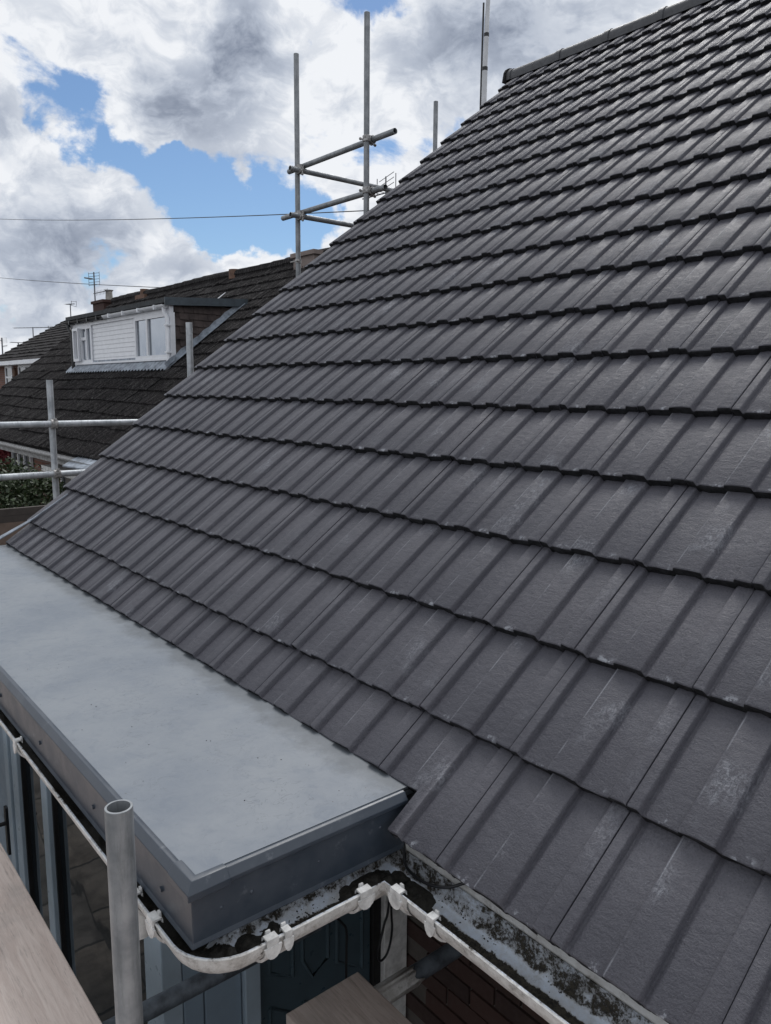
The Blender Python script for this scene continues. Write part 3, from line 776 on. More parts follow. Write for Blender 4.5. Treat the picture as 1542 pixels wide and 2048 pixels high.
# side wall of the bay, facing +X
sw = MB(); sw.box((XS - .058, YF + .062, ZG), (XS - .02, .72, bayz)); side = sw.build('bay_side_wall', M['panel'], house)
def sp(name, y0, y1, mm, d=0.0, z0=ZG + .1, z1=bayz - .002, bv=.004):
    b = MB(); b.box((XS - .0195, y0, z0), (XS + d, y1, z1)); return bevel(b.build(name, M[mm], side), bv)
sp('side_panel', YF + .064, -.100, 'panel', -.002); sp('side_panel', -.096, .030, 'panel', -.004)
sp('frame_post', .034, .090, 'frame', .016)
dp = sp('door_panel', .094, .560, 'dpanel', -.010)
sp('frame_gasket', .562, .600, 'gasket', .004); sp('frame_post', .602, .712, 'white_old', .022)
b = MB()
def bead(pts, r=.008, cl=True):
    pts = [(XS - .010, y, z) for y, z in pts]
    if cl: pts = pts + [pts[0], pts[1]]
    b.tube(pts, r, 6)
bead([(.135, -.42), (.225, -.42), (.225, -.98), (.135, -.92)]); bead([(.265, -.42), (.37, -.42), (.37, -.98), (.305, -1.02), (.265, -.94)])
bead([(.41, -.42), (.52, -.42), (.52, -1.10), (.41, -1.02)]); bead([(.135, -1.05), (.225, -1.12), (.225, -1.7), (.135, -1.7)]); bead([(.265, -1.1), (.37, -1.15), (.37, -1.7), (.265, -1.7)])
b.build('door_moulding', M['dpanel'], side, smooth=60)
# main wall: bricks
wl = MB(); wl.box((XS, .728, ZG), (XR, .84, -.226)); wall = wl.build('front_wall', M['mortar'], house)
bb = MB(); bb.box((0, 0, 0), (.215, .06, .065)); bme = bb.mesh('brick', M['brick'])
nb_ = 0
for r in range(26):
    z = -.30 - r * .075
    for c in range(12):
        x = XS + .01 + c * .225 - (.1125 if r % 2 else 0)
        if x < XS - .001 or x > .9: continue
        link('brick', bme, wall, Matrix.Translation((x, .718 + rnd.uniform(-.0015, .002), z)))
        nb_ += 1

# cables
def cable(name, pts, r, label, mm='black'):
    # smooth with Catmull-Rom
    P = [Vector(p) for p in pts]; Q = []
    for i in range(len(P) - 1):
        p0, p1, p2, p3 = P[max(i - 1, 0)], P[i], P[i + 1], P[min(i + 2, len(P) - 1)]
        for s in range(6):
            t = s / 6
            Q.append(.5 * ((2 * p1) + (p2 - p0) * t + (2 * p0 - 5 * p1 + 4 * p2 - p3) * t * t + (3 * p1 - p0 - 3 * p2 + p3) * t ** 3))
    Q.append(P[-1])
    b = MB(); b.tube(Q, r, 8)
    return tag(b.build(name, M[mm], smooth=60), label, 'cable')
cable('cable', [(-.50, .10, -.05), (-.485, .082, -.075), (-.455, .060, -.105), (-.405, .048, -.105), (-.35, .045, -.095), (-.305, .058, -.080), (-.27, .085, -.062), (-.2, .10, -.05)], .0035,
      'short black cable lying in the gutter below the roof tiles')
cable('cable', [(-1.1, .56, -.23), (-1.1, .556, -.7643), (-1.1, .5335, -.87), (-1.1, .5095, -.9553), (-1.1, .5166, -1.0019), (-1.1, .5506, -.9859), (-1.1, .5704, -.9073), (-1.1, .565, -.7643), (-1.1, .57, -.23)], .0042,
      'black cable hanging in a loop beside the pale post at the wall')
cable('cable', [(-1.15, .40, -.23), (-1.15, .375, -.66), (-1.15, .345, -.7559), (-1.15, .385, -.8176), (-1.15, .4084, -.8665), (-1.15, .4065, -.989), (-1.15, .405, -1.6)], .0045,
      'kinked black cable running down the dark side panel')

# ------------------------------------------------------------------ scaffolding
RT = .02415
GRP = 'scaffolding round the house'
def coupler(b, c, axis, other, mi=0):
    """band round the tube 'axis' at c, with a block and bolt towards 'other'"""
    c, a, o_ = Vector(c), Vector(axis).normalized(), Vector(other).normalized()
    b.tube([c - a * .026, c - a * .022, c + a * .022, c + a * .026], [.0285, .035, .035, .0285], 14, mi)
    s = a.cross(o_).normalized()
    b.prism([c + o_ * .02 + a * .024 + s * .026, c + o_ * .02 - a * .024 + s * .026, c + o_ * .02 - a * .024 - s * .026, c + o_ * .02 + a * .024 - s * .026], o_ * .03, mi)
    q = c + s * .034 - o_ * .005
    b.tube([q - o_ * .045, q + o_ * .03], .0062, 8, mi)
    b.tube([q - o_ * .040, q - o_ * .028], .0125, 6, mi)
    b.tube([q + o_ * .0, q + o_ * .012], .0115, 6, mi)

# foreground standard
t = thing('scaffold_pole', (-.495, -.578, ZG), 'nearest galvanised scaffold pole with an open hollow top, in front of the flat roof edge', 'scaffold pole', GRP)
b = MB(); b.pipe((-.495, -.578, ZG), (-.495, -.578, .252), RT, .0042, 32); b.build('tube', M['galv'], t, smooth=40)
b = MB(); b.box((-.57, -.653, ZG), (-.42, -.503, ZG + .006)); b.build('base_plate', M['coupler'], t)
# two putlog tubes below the gutter
t = thing('scaffold_tube', (-.976, -.6, -.612), 'scaffold tube crossing below the gutter corner, scuffed pale on top', 'scaffold tube', GRP)
b = MB(); b.pipe((-.976, -1.5, -.612), (-.976, .17, -.612), RT, .004, 24); b.build('tube', M['tubeshaded'], t, smooth=40)
b = MB(); coupler(b, (-.976, -.95, -.612), (0, 1, 0), (0, 0, -1)); b.build('coupler', M['coupler'], t, smooth=30)
t = thing('scaffold_tube', (-.633, -.6, -.612), 'scaffold tube in a torn pale sleeve, running under the gutter into the dark brick wall', 'scaffold tube', GRP)
b = MB(); b.pipe((-.633, -1.5, -.612), (-.633, .70, -.612), RT, .004, 24); b.build('tube', M['tubeshaded'], t, smooth=40)
b = MB(); vs = []; n = 28
for yy_ in (0, 1):
    for j in range(n):
        a = 2 * math.pi * j / n
        y = .02 if yy_ == 0 else .245 + .022 * mnoise.noise(Vector((math.cos(a) * 1.6, math.sin(a) * 1.6, 4))) + (.012 if j % 7 == 0 else 0)
        vs.append((-.633 + .0285 * math.cos(a), y, -.612 + .0285 * math.sin(a)))
b.add(vs, [(j, (j + 1) % n, n + (j + 1) % n, n + j) for j in range(n)])
o = b.build('torn_sleeve', M['sleeve'], t, smooth=60, fix=True)
md = o.modifiers.new('solid', 'SOLIDIFY'); md.thickness = .0025
# boards
def board(x0, x1, y0, label, seed=0, mm='wood'):
    b = MB(); N = 10; vs = []; r = random.Random(seed)
    for i in range(N + 1):
        x = x0 + (x1 - x0) * i / N; dz = r.uniform(-.0012, .0012)
        vs += [(x, y0, -.588 + dz), (x, y0 + .225, -.588 + dz), (x, y0 + .225, -.55 + dz), (x, y0, -.55 + dz)]
    fs = [(0, 1, 2, 3), (N * 4 + 3, N * 4 + 2, N * 4 + 1, N * 4)]
    for i in range(N):
        for j in range(4): fs.append((i * 4 + j, i * 4 + (j + 1) % 4, (i + 1) * 4 + (j + 1) % 4, (i + 1) * 4 + j))
    b.add(vs, fs)
    o = bevel(b.build('scaffold_board', M[mm]), .003, 2)
    return tag(o, label, 'scaffold board', 'scaffold boards at gutter height')
board(-4.2, -.62, -.713, 'long pinkish wooden scaffold board running along the bay windows', 1)
board(-.682, 2.9, -.128, 'grey weathered scaffold board whose end shows below the gutter corner', 2, 'wood2')

ORD = ['second', 'third', 'fourth', 'fifth', 'sixth']
for n_, y_ in enumerate((-.943, -1.173, -1.403)):
    board(-4.2, -.62, y_, ORD[n_] + ' wooden board out from the bay windows on the scaffold platform', n_ + 5)
for n_, y_ in enumerate((-.36, -.59, -.82, -1.05, -1.28)):
    board(-.43, 2.9, y_, ORD[n_] + ' wooden board out from the brick wall on the scaffold platform', n_ + 15)

# gable scaffold: corner pole with two guard rails
t = thing('guard_rail', (-5.5, .81, ZG), 'scaffold corner pole with two horizontal guard rails at the left edge, before the mossy roof', 'guard rail', GRP)
b = MB(); b.pipe((-5.5, .807, ZG), (-5.5, .807, 1.023), RT, .004, 18); b.build('standard', M['galvlit'], t, smooth=40)
for z in (.690, .303):
    b = MB(); b.pipe((-5.449, -1.6, z), (-5.449, 1.9, z), RT, .004, 18); b.build('rail', M['galvlit'], t, smooth=40)
    b = MB(); coupler(b, (-5.5, .807, z), (0, 0, 1), (1, 0, 0)); coupler(b, (-5.449, .807, z), (0, 1, 0), (-1, 0, 0)); b.build('coupler', M['coupler'], t, smooth=30)
# tall pair with four rails
t = thing('scaffold', (-5.67, 3.2, ZG), 'tall pair of scaffold poles joined by four clamped rails, standing against the sky', 'scaffold', GRP)
b = MB(); b.pipe((-5.674, 3.2, ZG), (-5.674, 3.2, 4.006), RT, .004, 18); b.build('standard', M['galv'], t, smooth=40)
b = MB(); b.pipe((-4.621, 3.2, ZG), (-4.621, 3.2, 4.001), RT, .004, 18); b.build('standard', M['galv'], t, smooth=40)
for z, xl, xr_ in ((3.035, -5.90, -4.313), (2.625, -6.02, -4.43)):
    b = MB(); b.pipe((xl, 3.252, z), (xr_, 3.252, z), RT, .004, 18); b.build('rail', M['galv'], t, smooth=40)
    b = MB(); b.pipe((-5.623, 3.085, z - .051), (-5.623, 6.2, z - .051), RT, .004, 18); b.build('rail', M['galv'], t, smooth=40)
    b = MB(); coupler(b, (-5.674, 3.2, z - .03), (0, 0, 1), (1, 0, 0)); coupler(b, (-5.623, 3.2, z - .051), (0, 1, 0), (0, 0, 1)); b.build('coupler', M['coupler'], t, smooth=30)
    b = MB(); coupler(b, (-4.621, 3.2, z), (0, 0, 1), (0, 1, 0)); coupler(b, (-4.621, 3.252, z), (1, 0, 0), (0, -1, 0)); b.build('coupler', M['coupler'], t, smooth=30)
b = MB(); b.tube([(-5.674, 3.2, 2.155), (-5.674, 3.2, 2.19)], .031, 14); b.tube([(-5.76, 3.17, 2.17), (-5.6, 3.17, 2.17)], .006, 8); b.build('coupler', M['coupler'], t, smooth=30)
# stub poles
t = thing('scaffold_pole', (-4.75, 1.615, ZG), 'short scaffold pole end rising past the verge in front of the tile-hung dormer side', 'scaffold pole', GRP)
b = MB(); b.pipe((-4.75, 1.615, ZG), (-4.75, 1.615, 1.456), RT, .004, 18); b.build('tube', M['galvlit'], t, smooth=40)
t = thing('scaffold_pole', (-5.67, 4.953, ZG), 'lone scaffold pole top rising above the roof verge, left of the banded mast', 'scaffold pole', GRP)
b = MB(); b.pipe((-5.67, 4.953, ZG), (-5.67, 4.953, 3.99), RT, .004, 18); b.build('tube', M['galv'], t, smooth=40)
for tt in (t,):
    b = MB(); b.box((-5.745, 4.878, ZG), (-5.595, 5.028, ZG + .006)); b.build('base_plate', M['coupler'], tt)
# telescopic mast with black bands
t = thing('telescopic_mast', (-5.4, 5.38, ZG), 'pale telescopic mast with two black bands rising behind the roof verge', 'mast', None)
b = MB(); b.tube([(-5.4, 5.37, ZG), (-5.4, 5.405, 4.344)], .0285, 16); b.build('mast_section', M['mastw'], t, smooth=40)
b = MB(); b.tube([(-5.4, 5.405, 4.344), (-5.4, 5.416, 4.68)], .0255, 16); b.build('mast_section', M['mastw'], t, smooth=40)
b = MB(); b.tube([(-5.4, 5.416, 4.68), (-5.4, 5.46, 6.2)], .0225, 16); b.build('mast_section', M['mastw'], t, smooth=40)
for z, y, r in ((4.344, 5.405, .0305), (4.68, 5.416, .0275)):
    b = MB(); b.tube([(-5.4, y, z - .018), (-5.4, y, z + .018)], r, 16); b.build('black_band', M['black'], t, smooth=40)
b = MB(); b.tube([(-5.445, 5.38, ZG), (-5.445, 5.40, 4.3), (-5.438, 5.40, 5.0)], .010, 8); b.build('side_tube', M['black'], t, smooth=40)  # thin black tube along the left side of the mast

# ------------------------------------------------------------------ neighbouring house
NP = math.atan(.78); NC, NS = math.cos(NP), math.sin(NP)
NX0, NX1, NY = -19.5, -8.3, 2.56
def npt(x, s, h=0.0): return Vector((x, NY + s * NC - h * NS, s * NS + h * NC))
nh = thing('neighbouring_house', (-14, 6.6, ZG), 'neighbouring house with an old mossy dark tile roof and a white dormer', 'house', 'houses along the street')
SN = 5.16
b = MB(); b.prism([npt(NX0 + .05, 0, -.09), npt(NX1, 0, -.09), npt(NX1, SN, -.09), npt(NX0 + .05, SN, -.09)], (0, 0, .03))
yr, zr = NY + SN * NC, SN * NS
b.prism([(NX0 + .05, yr + .02, zr - .1), (NX1, yr + .02, zr - .1), (NX1, 2 * yr - NY, -.1), (NX0 + .05, 2 * yr - NY, -.1)], (0, 0, .05))
nroof = b.build('roof', M['mossy'], nh)
def ntile(seed):
    r = random.Random(seed); b = MB(); cols = []
    for q in range(4):
        c = q * .075
        cols += [(c + .004, -.026), (c + .016, -.026), (c + .024, -.002), (c + .038, .003), (c + .052, -.002), (c + .060, -.026)]
    cols = [(-.002, -.018)] + cols + [(.299, -.018)]
    n = len(cols); g_ = .30; t_ = .026
    rows = [[(u, .0 + r.gauss(0, .004), h - t_) for u, h in cols], [(u, r.gauss(0, .004), h + r.gauss(0, .003)) for u, h in cols], [(u, g_ + .02, h - t_ * 1.06) for u, h in cols]]
    b.add([q for rw in rows for q in rw], [(i * n + j, i * n + j + 1, (i + 1) * n + j + 1, (i + 1) * n + j) for i in range(2) for j in range(n - 1)])
    return b.mesh('roof_tile', M['mossy'], smooth=50)
NT_ = [ntile(i) for i in range(5)]
RN = Matrix.Rotation(NP, 4, 'X')
lst = []
DX0, DX1, DYF = -15.55, -10.95, 4.28
for kk in range(17):
    for c in range(int((NX1 - NX0) / .3) + 1):
        x = NX0 + c * .3; s = kk * .30 + .02
        p = npt(x + .15, s + .15)
        if DX0 + .25 < p.x < DX1 - .25 and DYF + .35 < p.y < 5.25: continue
        sag = .02 * math.sin(c * .35) * math.sin(kk * .4)
        mw = Matrix.Translation(npt(x + rnd.gauss(0, .003), s + rnd.gauss(0, .008), sag + abs(rnd.gauss(0, .005)))) @ RN @ Matrix.Rotation(rnd.gauss(0, .012), 4, 'Z') @ Matrix.Rotation(rnd.gauss(0, .012), 4, 'Y')
        d = p - CAM; px = d.dot(RIGHT) / d.dot(FWD) * 1541 + 771; py = d.dot(DOWN) / d.dot(FWD) * 1541 + 1024
        # hidden behind our own verge?
        lam = (XV - CAM.x) / d.x; yv = CAM.y + d.y * lam; zv = CAM.z + d.z * lam
        hid = zv < yv * ST / CT
        lst.append(((1000 if (hid or px < -60) else 0) + d.length, rnd.choice(NT_), mw))
lst.sort(key=lambda t: t[0])
rest = MB()
for i_, (q, me, mw) in enumerate(lst):
    if i_ < 298 and q < 1000: link('roof_tile', me, nroof, mw)
    else:
        b0 = len(rest.v); rest.v += [tuple(mw @ v.co) for v in me.vertices]
        rest.f += [tuple(i + b0 for i in p.vertices) for p in me.polygons]; rest.mi += [0] * len(me.polygons)
tag(rest.build('roof_tile_field', M['mossy'], nroof, smooth=50, fix=False), kind='stuff')
b = MB(); b.box((NX0, yr - .10, zr - .3), (NX1, yr + .10, zr + .02)); b.build('ridge_bedding', M['mossy'], nroof)
for i in range(24):
    x = NX0 + i * .46
    b = MB(); n = 8; vs = []
    for xx, r in ((x, .12), (x + .455, .112)):
        vs += [(xx, yr + .0 - r * math.cos(math.pi * j / (n - 1)), zr - .05 + r * math.sin(math.pi * j / (n - 1)) + .012 * math.sin(i * .7)) for j in range(n)]
    b.add(vs, [(j, j + 1, n + j + 1, n + j) for j in range(n - 1)]); b.build('ridge_tile', M['mossy'], nroof, smooth=40)
def onroof_chimney(name, x, y, w, d, z0, z1, mm, pot=None, parent=nroof):
    b = MB(); b.box((x - w / 2, y - d / 2, z0), (x + w / 2, y + d / 2, z1)); b.box((x - w / 2 - .04, y - d / 2 - .04, z1), (x + w / 2 + .04, y + d / 2 + .04, z1 + .07))
    o = b.build(name, M[mm], parent)
    if pot:
        b = MB(); b.tube([(x, y, z1 + .07), (x, y, z1 + .12), (x, y, z1 + .32), (x, y, z1 + .36)], [.11, .095, .085, .12], 12); b.build('chimney_pot', M[pot], parent, smooth=40)
    return o
onroof_chimney('chimney', -10.35, 6.62, .62, .5, 2.7, 3.13, 'pinkr')
b = MB(); b.tube([(-13.08, 6.6, 3.05), (-13.08, 6.6, 3.23)], .13, 14); b.build('ridge_pot', M['clay'], nroof, smooth=40)
b = MB(); b.box((-17.75, 6.45, 2.9), (-17.2, 6.75, 3.12)); b.tube([(-17.5, 6.6, 3.12), (-17.5, 6.6, 3.26)], .11, 12); b.build('ridge_vent', M['clay'], nroof, smooth=40)
ch = onroof_chimney('chimney', -20.1, 6.7, .8, .6, -2.0, 3.12, 'brick', 'greypot', nh)
# walls and eaves of the neighbour
b = MB(); b.box((NX0 + .1, 3.05, ZG), (NX1, 2 * yr - 3.05, -.05)); nwall = b.build('wall', M['redbrick'], nh)
b = MB(); b.prism([(NX0 + .1, 3.1, -.1), (NX0 + .1, yr, zr - .15), (NX0 + .1, 2 * yr - 3.1, -.1)], (.2, 0, 0)); b.build('gable_wall', M['brick'], nh)
b = MB(); b.box((NX0, 2.60, -.20), (NX1, 2.63, -.05)); b.box((NX0, 2.63, -.20), (NX1, 3.05, -.18)); b.build('fascia_board', M['dullwhite'], nh)
b = MB(); vs, fs = sweep([(NX1, 2.53), (NX0 - .05, 2.53)], [(.05 * math.cos(math.pi * j / 8) * -1, -.06 - .05 * math.sin(math.pi * j / 8)) for j in range(9)]); b.add(vs, fs); b.build('gutter', M['dullwhite'], nh, smooth=50)
def nwin(x0, x1, z0, z1, y, parent=nh, nm=1, f='white', depth=.05, name='window'):
    b = MB(); w = .05
    b.box((x0, y - depth, z1 - w), (x1, y, z1)); b.box((x0, y - depth, z0), (x1, y, z0 + w))
    for i in range(nm + 2):
        xx = x0 + (x1 - x0 - w) * i / (nm + 1); b.box((xx, y - depth - .002, z0 + w), (xx + w, y + .0, z1 - w))
    o = b.build(name, M[f], parent)
    b = MB(); b.box((x0 + .02, y - .02, z0 + .02), (x1 - .02, y - .012, z1 - .02)); b.build('pane', M['glass'], o if parent is nh else parent)
    return o
nwin(-15.75, -14.45, -.85, -.22, 3.04, nm=2, name='window')
nwin(-12.7, -11.0, -1.6, -.42, 3.04, nm=2, name='window')
b = MB(); b.box((-12.8, 2.72, -.42), (-10.5, 3.05, -.33)); b.build('window_canopy', M['white_old'], nh)
b = MB(); b.prism([(-10.6, 2.40, -.14), (-9.3, 2.40, -.10), (-9.3, 2.75, .10), (-10.6, 2.75, .05)], (0, 0, -.02)); b.build('lead_apron', M['lead'], nh)

# dormer
b = MB(); b.box((DX0 + .02, DYF + .04, 1.28), (DX1 - .02, 6.1, 2.24)); dorm = b.build('dormer', M['hung'], nh)
b = MB()
b.prism([(DX0 - .14, DYF - .12, 2.27), (DX1 + .05, DYF - .12, 2.27), (DX1 + .05, 5.62, 2.36), (DX0 - .14, 5.62, 2.36)], (0, 0, .07)); b.build('dormer_roof', M['felt'], dorm)
b = MB(); b.prism([(DX1 + .0505, DYF - .13, 2.225), (DX1 + .0505, 5.60, 2.30), (DX1 + .0505, 5.60, 2.425), (DX1 + .0505, DYF - .13, 2.345)], (.025, 0, 0)); b.build('side_fascia', M['fascia'], dorm)
b = MB(); b.box((DX0 - .02, DYF - .03, 2.13), (DX1 + .02, DYF + .03, 2.25)); b.build('front_fascia', M['white'], dorm)
for x0, x1, mm, nme in ((-13.62, DX1 + .0, 'white', 'gutter'), (DX0 - .14, -13.62, 'black', 'gutter')):
    b = MB(); vs, fs = sweep([(x1, DYF - .085), (x0, DYF - .085)], [(-.055 * math.cos(math.pi * j / 8), 2.245 - .055 * math.sin(math.pi * j / 8)) for j in range(9)] + [(.045, 2.245), (-.05, 2.24)], True); b.add(vs, fs); o = b.build(nme, M[mm], dorm, smooth=50)
    if mm == 'black': tag(o, 'black length of dormer gutter')
    for k_ in range(4):
        xx = x0 + (x1 - x0) * (k_ + .5) / 4
        b = MB(); b.box((xx - .02, DYF - .147, 2.185), (xx + .02, DYF - .03, 2.255)); b.build('gutter_bracket', M[mm], dorm)
# front boards (cladding) and windows
for i in range(9):
    z = 1.43 + i * .078
    b = MB(); b.prism([(-14.50, DYF - .007, z), (-14.50, DYF + .01, z), (-14.50, DYF + .01, z + .077), (-14.50, DYF + .001, z + .077)], (2.10, 0, 0)); b.build('cladding_board', M['white'], dorm)
b = MB(); b.box((DX0, DYF - .005, 1.30), (DX1, DYF + .035, 1.42)); b.build('dormer_apron', M['white_old'], dorm)
b = MB(); b.box((DX0 + .02, DYF - .04, 1.395), (DX1 - .04, DYF - .0052, 1.43)); b.build('sill', M['white'], dorm)
b = MB(); b.box((DX1 - .045, DYF - .03, 1.30), (DX1 + .02, DYF + .05, 2.13)); b.build('corner_board', M['white'], dorm)
b = MB(); b.box((DX0 - .02, DYF - .03, 1.30), (DX0 + .08, DYF + .05, 2.13)); b.build('corner_board', M['white'], dorm)
def dwin(x0, x1, bars, transom=None):
    b = MB(); w = .055; z0, z1 = 1.43, 2.13
    b.box((x0, DYF - .028, z0), (x1, DYF + .02, z0 + w)); b.box((x0, DYF - .028, z1 - w), (x1, DYF + .02, z1))
    for t_ in [0] + bars + [1]:
        c = x0 + (x1 - x0) * t_; c = min(max(c, x0 + w / 2), x1 - w / 2); b.box((c - w / 2, DYF - .03, z0 + w), (c + w / 2, DYF + .018, z1 - w))
    if transom:
        a_, c_ = (x0 + (x1 - x0) * q for q in transom); b.box((a_ + .0, DYF - .034, 1.86), (c_, DYF + .016, 1.92))
    b.build('window_frame', M['white'], dorm)
    b = MB(); b.box((x0 + .02, DYF + .003, z0 + .02), (x1 - .02, DYF + .009, z1 - .02)); b.build('window_pane', M['mirror'], dorm)
dwin(-15.45, -14.51, [.36, .68], (.36, .68)); dwin(-12.39, -11.0, [.38])
# open casement leaf on the left window
b = MB(); 
for z_, w_ in ((1.46, .05), (2.05, .05)): b.box((-15.40, DYF - .10, z_), (-15.08, DYF - .06, z_ + w_))
for x_ in (-15.40, -15.13): b.box((x_, DYF - .101, 1.51), (x_ + .05, DYF - .059, 2.05))
b.build('casement', M['white'], dorm)
# downpipes
b = MB(); b.tube([(-11.02, DYF - .085, 2.20), (-11.02, DYF - .085, 2.13), (-10.97, DYF - .06, 2.05), (-10.97, DYF - .06, 1.28), (-10.95, DYF - .10, 1.22)], .034, 12); b.box((-11.02, DYF - .10, 1.92), (-10.92, DYF - .02, 1.945)); b.box((-11.02, DYF - .10, 1.50), (-10.92, DYF - .02, 1.525)); b.build('downpipe', M['white'], dorm, smooth=40)
b = MB(); b.tube([(DX0 - .10, DYF - .085, 2.2), (DX0 - .10, DYF - .085, 2.12), (DX0 + .0, DYF - .06, 2.03), (DX0 + .0, DYF - .06, 1.25)], .036, 12); o = b.build('downpipe', M['black'], dorm, smooth=40); tag(o, 'black downpipe at the far end of the dormer')
# tile hanging on the near cheek
hm = []
for i in range(3):
    r_ = random.Random(i); b = MB(); b.prism([(0, 0, 0), (.018, 0, -.004 + r_.gauss(0, .003)), (.018, .158, -.004 + r_.gauss(0, .003)), (0, .158, 0)], (0, 0, .0)) if False else None
    b.add([(.004, 0, 0), (.026, .0015, r_.gauss(-.002, .003)), (.026, .160, r_.gauss(-.002, .003)), (.004, .1615, 0), (.0, 0, .125), (.008, .0015, .125), (.008, .160, .125), (.0, .1615, .125)],
          [(0, 1, 2, 3), (1, 5, 6, 2), (0, 4, 5, 1), (3, 2, 6, 7), (4, 7, 6, 5)])
    hm.append(b.mesh('hung_tile', M['hung']))
for r_ in range(9):
    z = 1.30 + r_ * .105
    for c in range(9):
        y = DYF + .055 + c * .163 - (.08 if r_ % 2 else 0)
        if y < DYF + .04: continue
        yroof = NY + z / .78
        if y > yroof + .16 or y > 5.6 or z > 2.18: continue
        link('hung_tile', rnd.choice(hm), dorm, Matrix.Translation((DX1 - .02 + rnd.uniform(0, .003), y, z)) @ Matrix.Rotation(rnd.gauss(0, .01), 4, 'X'))
# lead flashings
b = MB(); vs = []; N = 120
for i in range(N + 1):
    x = DX0 - .25 + (DX1 - DX0 + .35) * i / N; w = .010 * math.sin(i * 1.9)
    for s_, h_ in ((2.00, .022 + w), (2.10, .035 + w), (2.20, .045), (2.255, .10)):
        q = npt(x, s_ + .02 * math.sin(i * 1.9) * (s_ < 2.05), h_); vs.append((q.x, q.y, q.z))
b.add(vs, [(i * 4 + j, i * 4 + j + 1, i * 4 + j + 5, i * 4 + j + 4) for i in range(N) for j in range(3)]); b.build('apron_flashing', M['lead'], dorm, smooth=60)
b = MB(); vs = []
for i in range(15):
    s_ = 2.05 + 1.75 * i / 14; dz = .02 if i % 2 else 0
    for x_, h_ in ((DX1 + .10, .02), (DX1 + .045, .035), (DX1 + .034, .11 + dz)):
        q = npt(x_, s_, h_ * .8); vs.append((q.x, q.y, q.z))
b.add(vs, [(i * 3 + j, i * 3 + j + 1, i * 3 + j + 4, i * 3 + j + 3) for i in range(14) for j in range(2)]); b.build('step_flashing', M['lead'], dorm)
o = None
# white mark of bird mess on the roof: a thin splash
b = MB(); q = npt(-12.3, 4.05, .03); b.prism([q, q + Vector((.03, .03, .02)), q + Vector((.05, .20, .16)), q + Vector((.02, .19, .15))], (0, -.004, .006)); b.build('bird_splash', M['white'], nroof)

# ------------------------------------------------------------------ house beyond
HP = math.radians(27); HC, HS = math.cos(HP), math.sin(HP)
fh = thing('brick_house', (-27, 10, ZG), 'farther brick house with white eaves and windows at the left edge', 'house', 'houses along the street')
def hpt(x, s, h=0): return Vector((x, 6.5 + s * HC - h * HS, 1.85 + s * HS + h * HC))
b = MB(); b.prism([hpt(-33.2, 0, -.06), hpt(-21, 0, -.06), hpt(-21, 5.0, -.06), hpt(-36.5, 5.0, -.06)], (0, 0, .04)); fr_ = b.build('roof', M['mossy'], fh)
for kk in range(15):
    s = kk * .33; xl = -33.2 - 3.3 * s / 5
    b = MB(); N = 40; vs = []
    for i in range(N + 1):
        x = xl + (-21 - xl) * i / N; w = rnd.gauss(0, .008)
        for ss_, h_ in ((s + w, -.03), (s + w, .012 + w), (s + .35, -.024)):
            q = hpt(x, ss_, h_); vs.append(tuple(q))
    b.add(vs, [(i * 3 + j, i * 3 + j + 1, i * 3 + j + 4, i * 3 + j + 3) for i in range(N) for j in range(2)]); b.build('tile_course', M['mossy'], fr_)
# a paler relaid strip near its verge
b = MB(); b.prism([hpt(-25.0, .25, .03), hpt(-23.2, .25, .03), hpt(-21.6, 2.6, .03), hpt(-22.4, 2.6, .03)], (0, 0, .012)); tag(b.build('tile_patch', M['conc'], fr_), 'paler grey patch of tiles on the far roof')
b = MB(); b.box((-33.0, 6.9, ZG), (-21.0, 14, 1.78)); b.build('wall', M['redbrick'], fh)
b = MB(); b.box((-33.3, 6.44, 1.70), (-20.9, 6.50, 1.84)); b.box((-33.3, 6.5, 1.70), (-20.9, 6.9, 1.72)); b.build('fascia_board', M['white'], fh)
for x0, x1, nm in ((-31.75, -30.75, 0), (-29.9, -27.2, 2)):
    b = MB(); b.box((x0, 6.84, .35), (x1, 6.9, .43)); b.box((x0, 6.84, 1.62), (x1, 6.9, 1.70)); b.box((x0, 6.838, 1.24), (x1, 6.898, 1.31))
    for i in range(nm + 2):
        xx = x0 + (x1 - x0 - .09) * i / (nm + 1); b.box((xx, 6.836, .43), (xx + .09, 6.897, 1.62))
    o = b.build('window', M['white'], fh)
    b = MB(); b.box((x0 + .03, 6.87, .4), (x1 - .03, 6.88, 1.66)); b.build('pane', M['glass'], o)
b = MB(); b.tube([(-30.4, 6.80, 1.45), (-30.4, 6.9, 1.45)], .16, 14); b.build('wall_lamp', M['clay'], fh)
wh = thing('white_house', (-38, 9, ZG), 'pale clad house just showing at the left edge under the far eaves', 'house', 'houses along the street')
b = MB(); b.box((-44, 7.6, ZG), (-33.6, 13, 1.55)); b.build('wall', M['white_old'], wh)
for i in range(5):
    b = MB(); b.box((-37.5, 7.57, -.2 + i * .38), (-33.7, 7.6, -.17 + i * .38)); b.build('cladding_board', M['lead'], wh)
b = MB(); b.prism([(-44.2, 7.3, 1.56), (-33.4, 7.3, 1.56), (-34, 10, 1.75), (-44, 10, 1.75)], (0, 0, .06)); b.build('roof', M['felt'], wh)
b = MB(); b.box((-35.6, 7.54, .5), (-34.3, 7.6, 1.3)); o = b.build('window', M['white'], wh); b = MB(); b.box((-35.5, 7.53, .58), (-34.4, 7.545, 1.22)); b.build('pane', M['glass'], o)

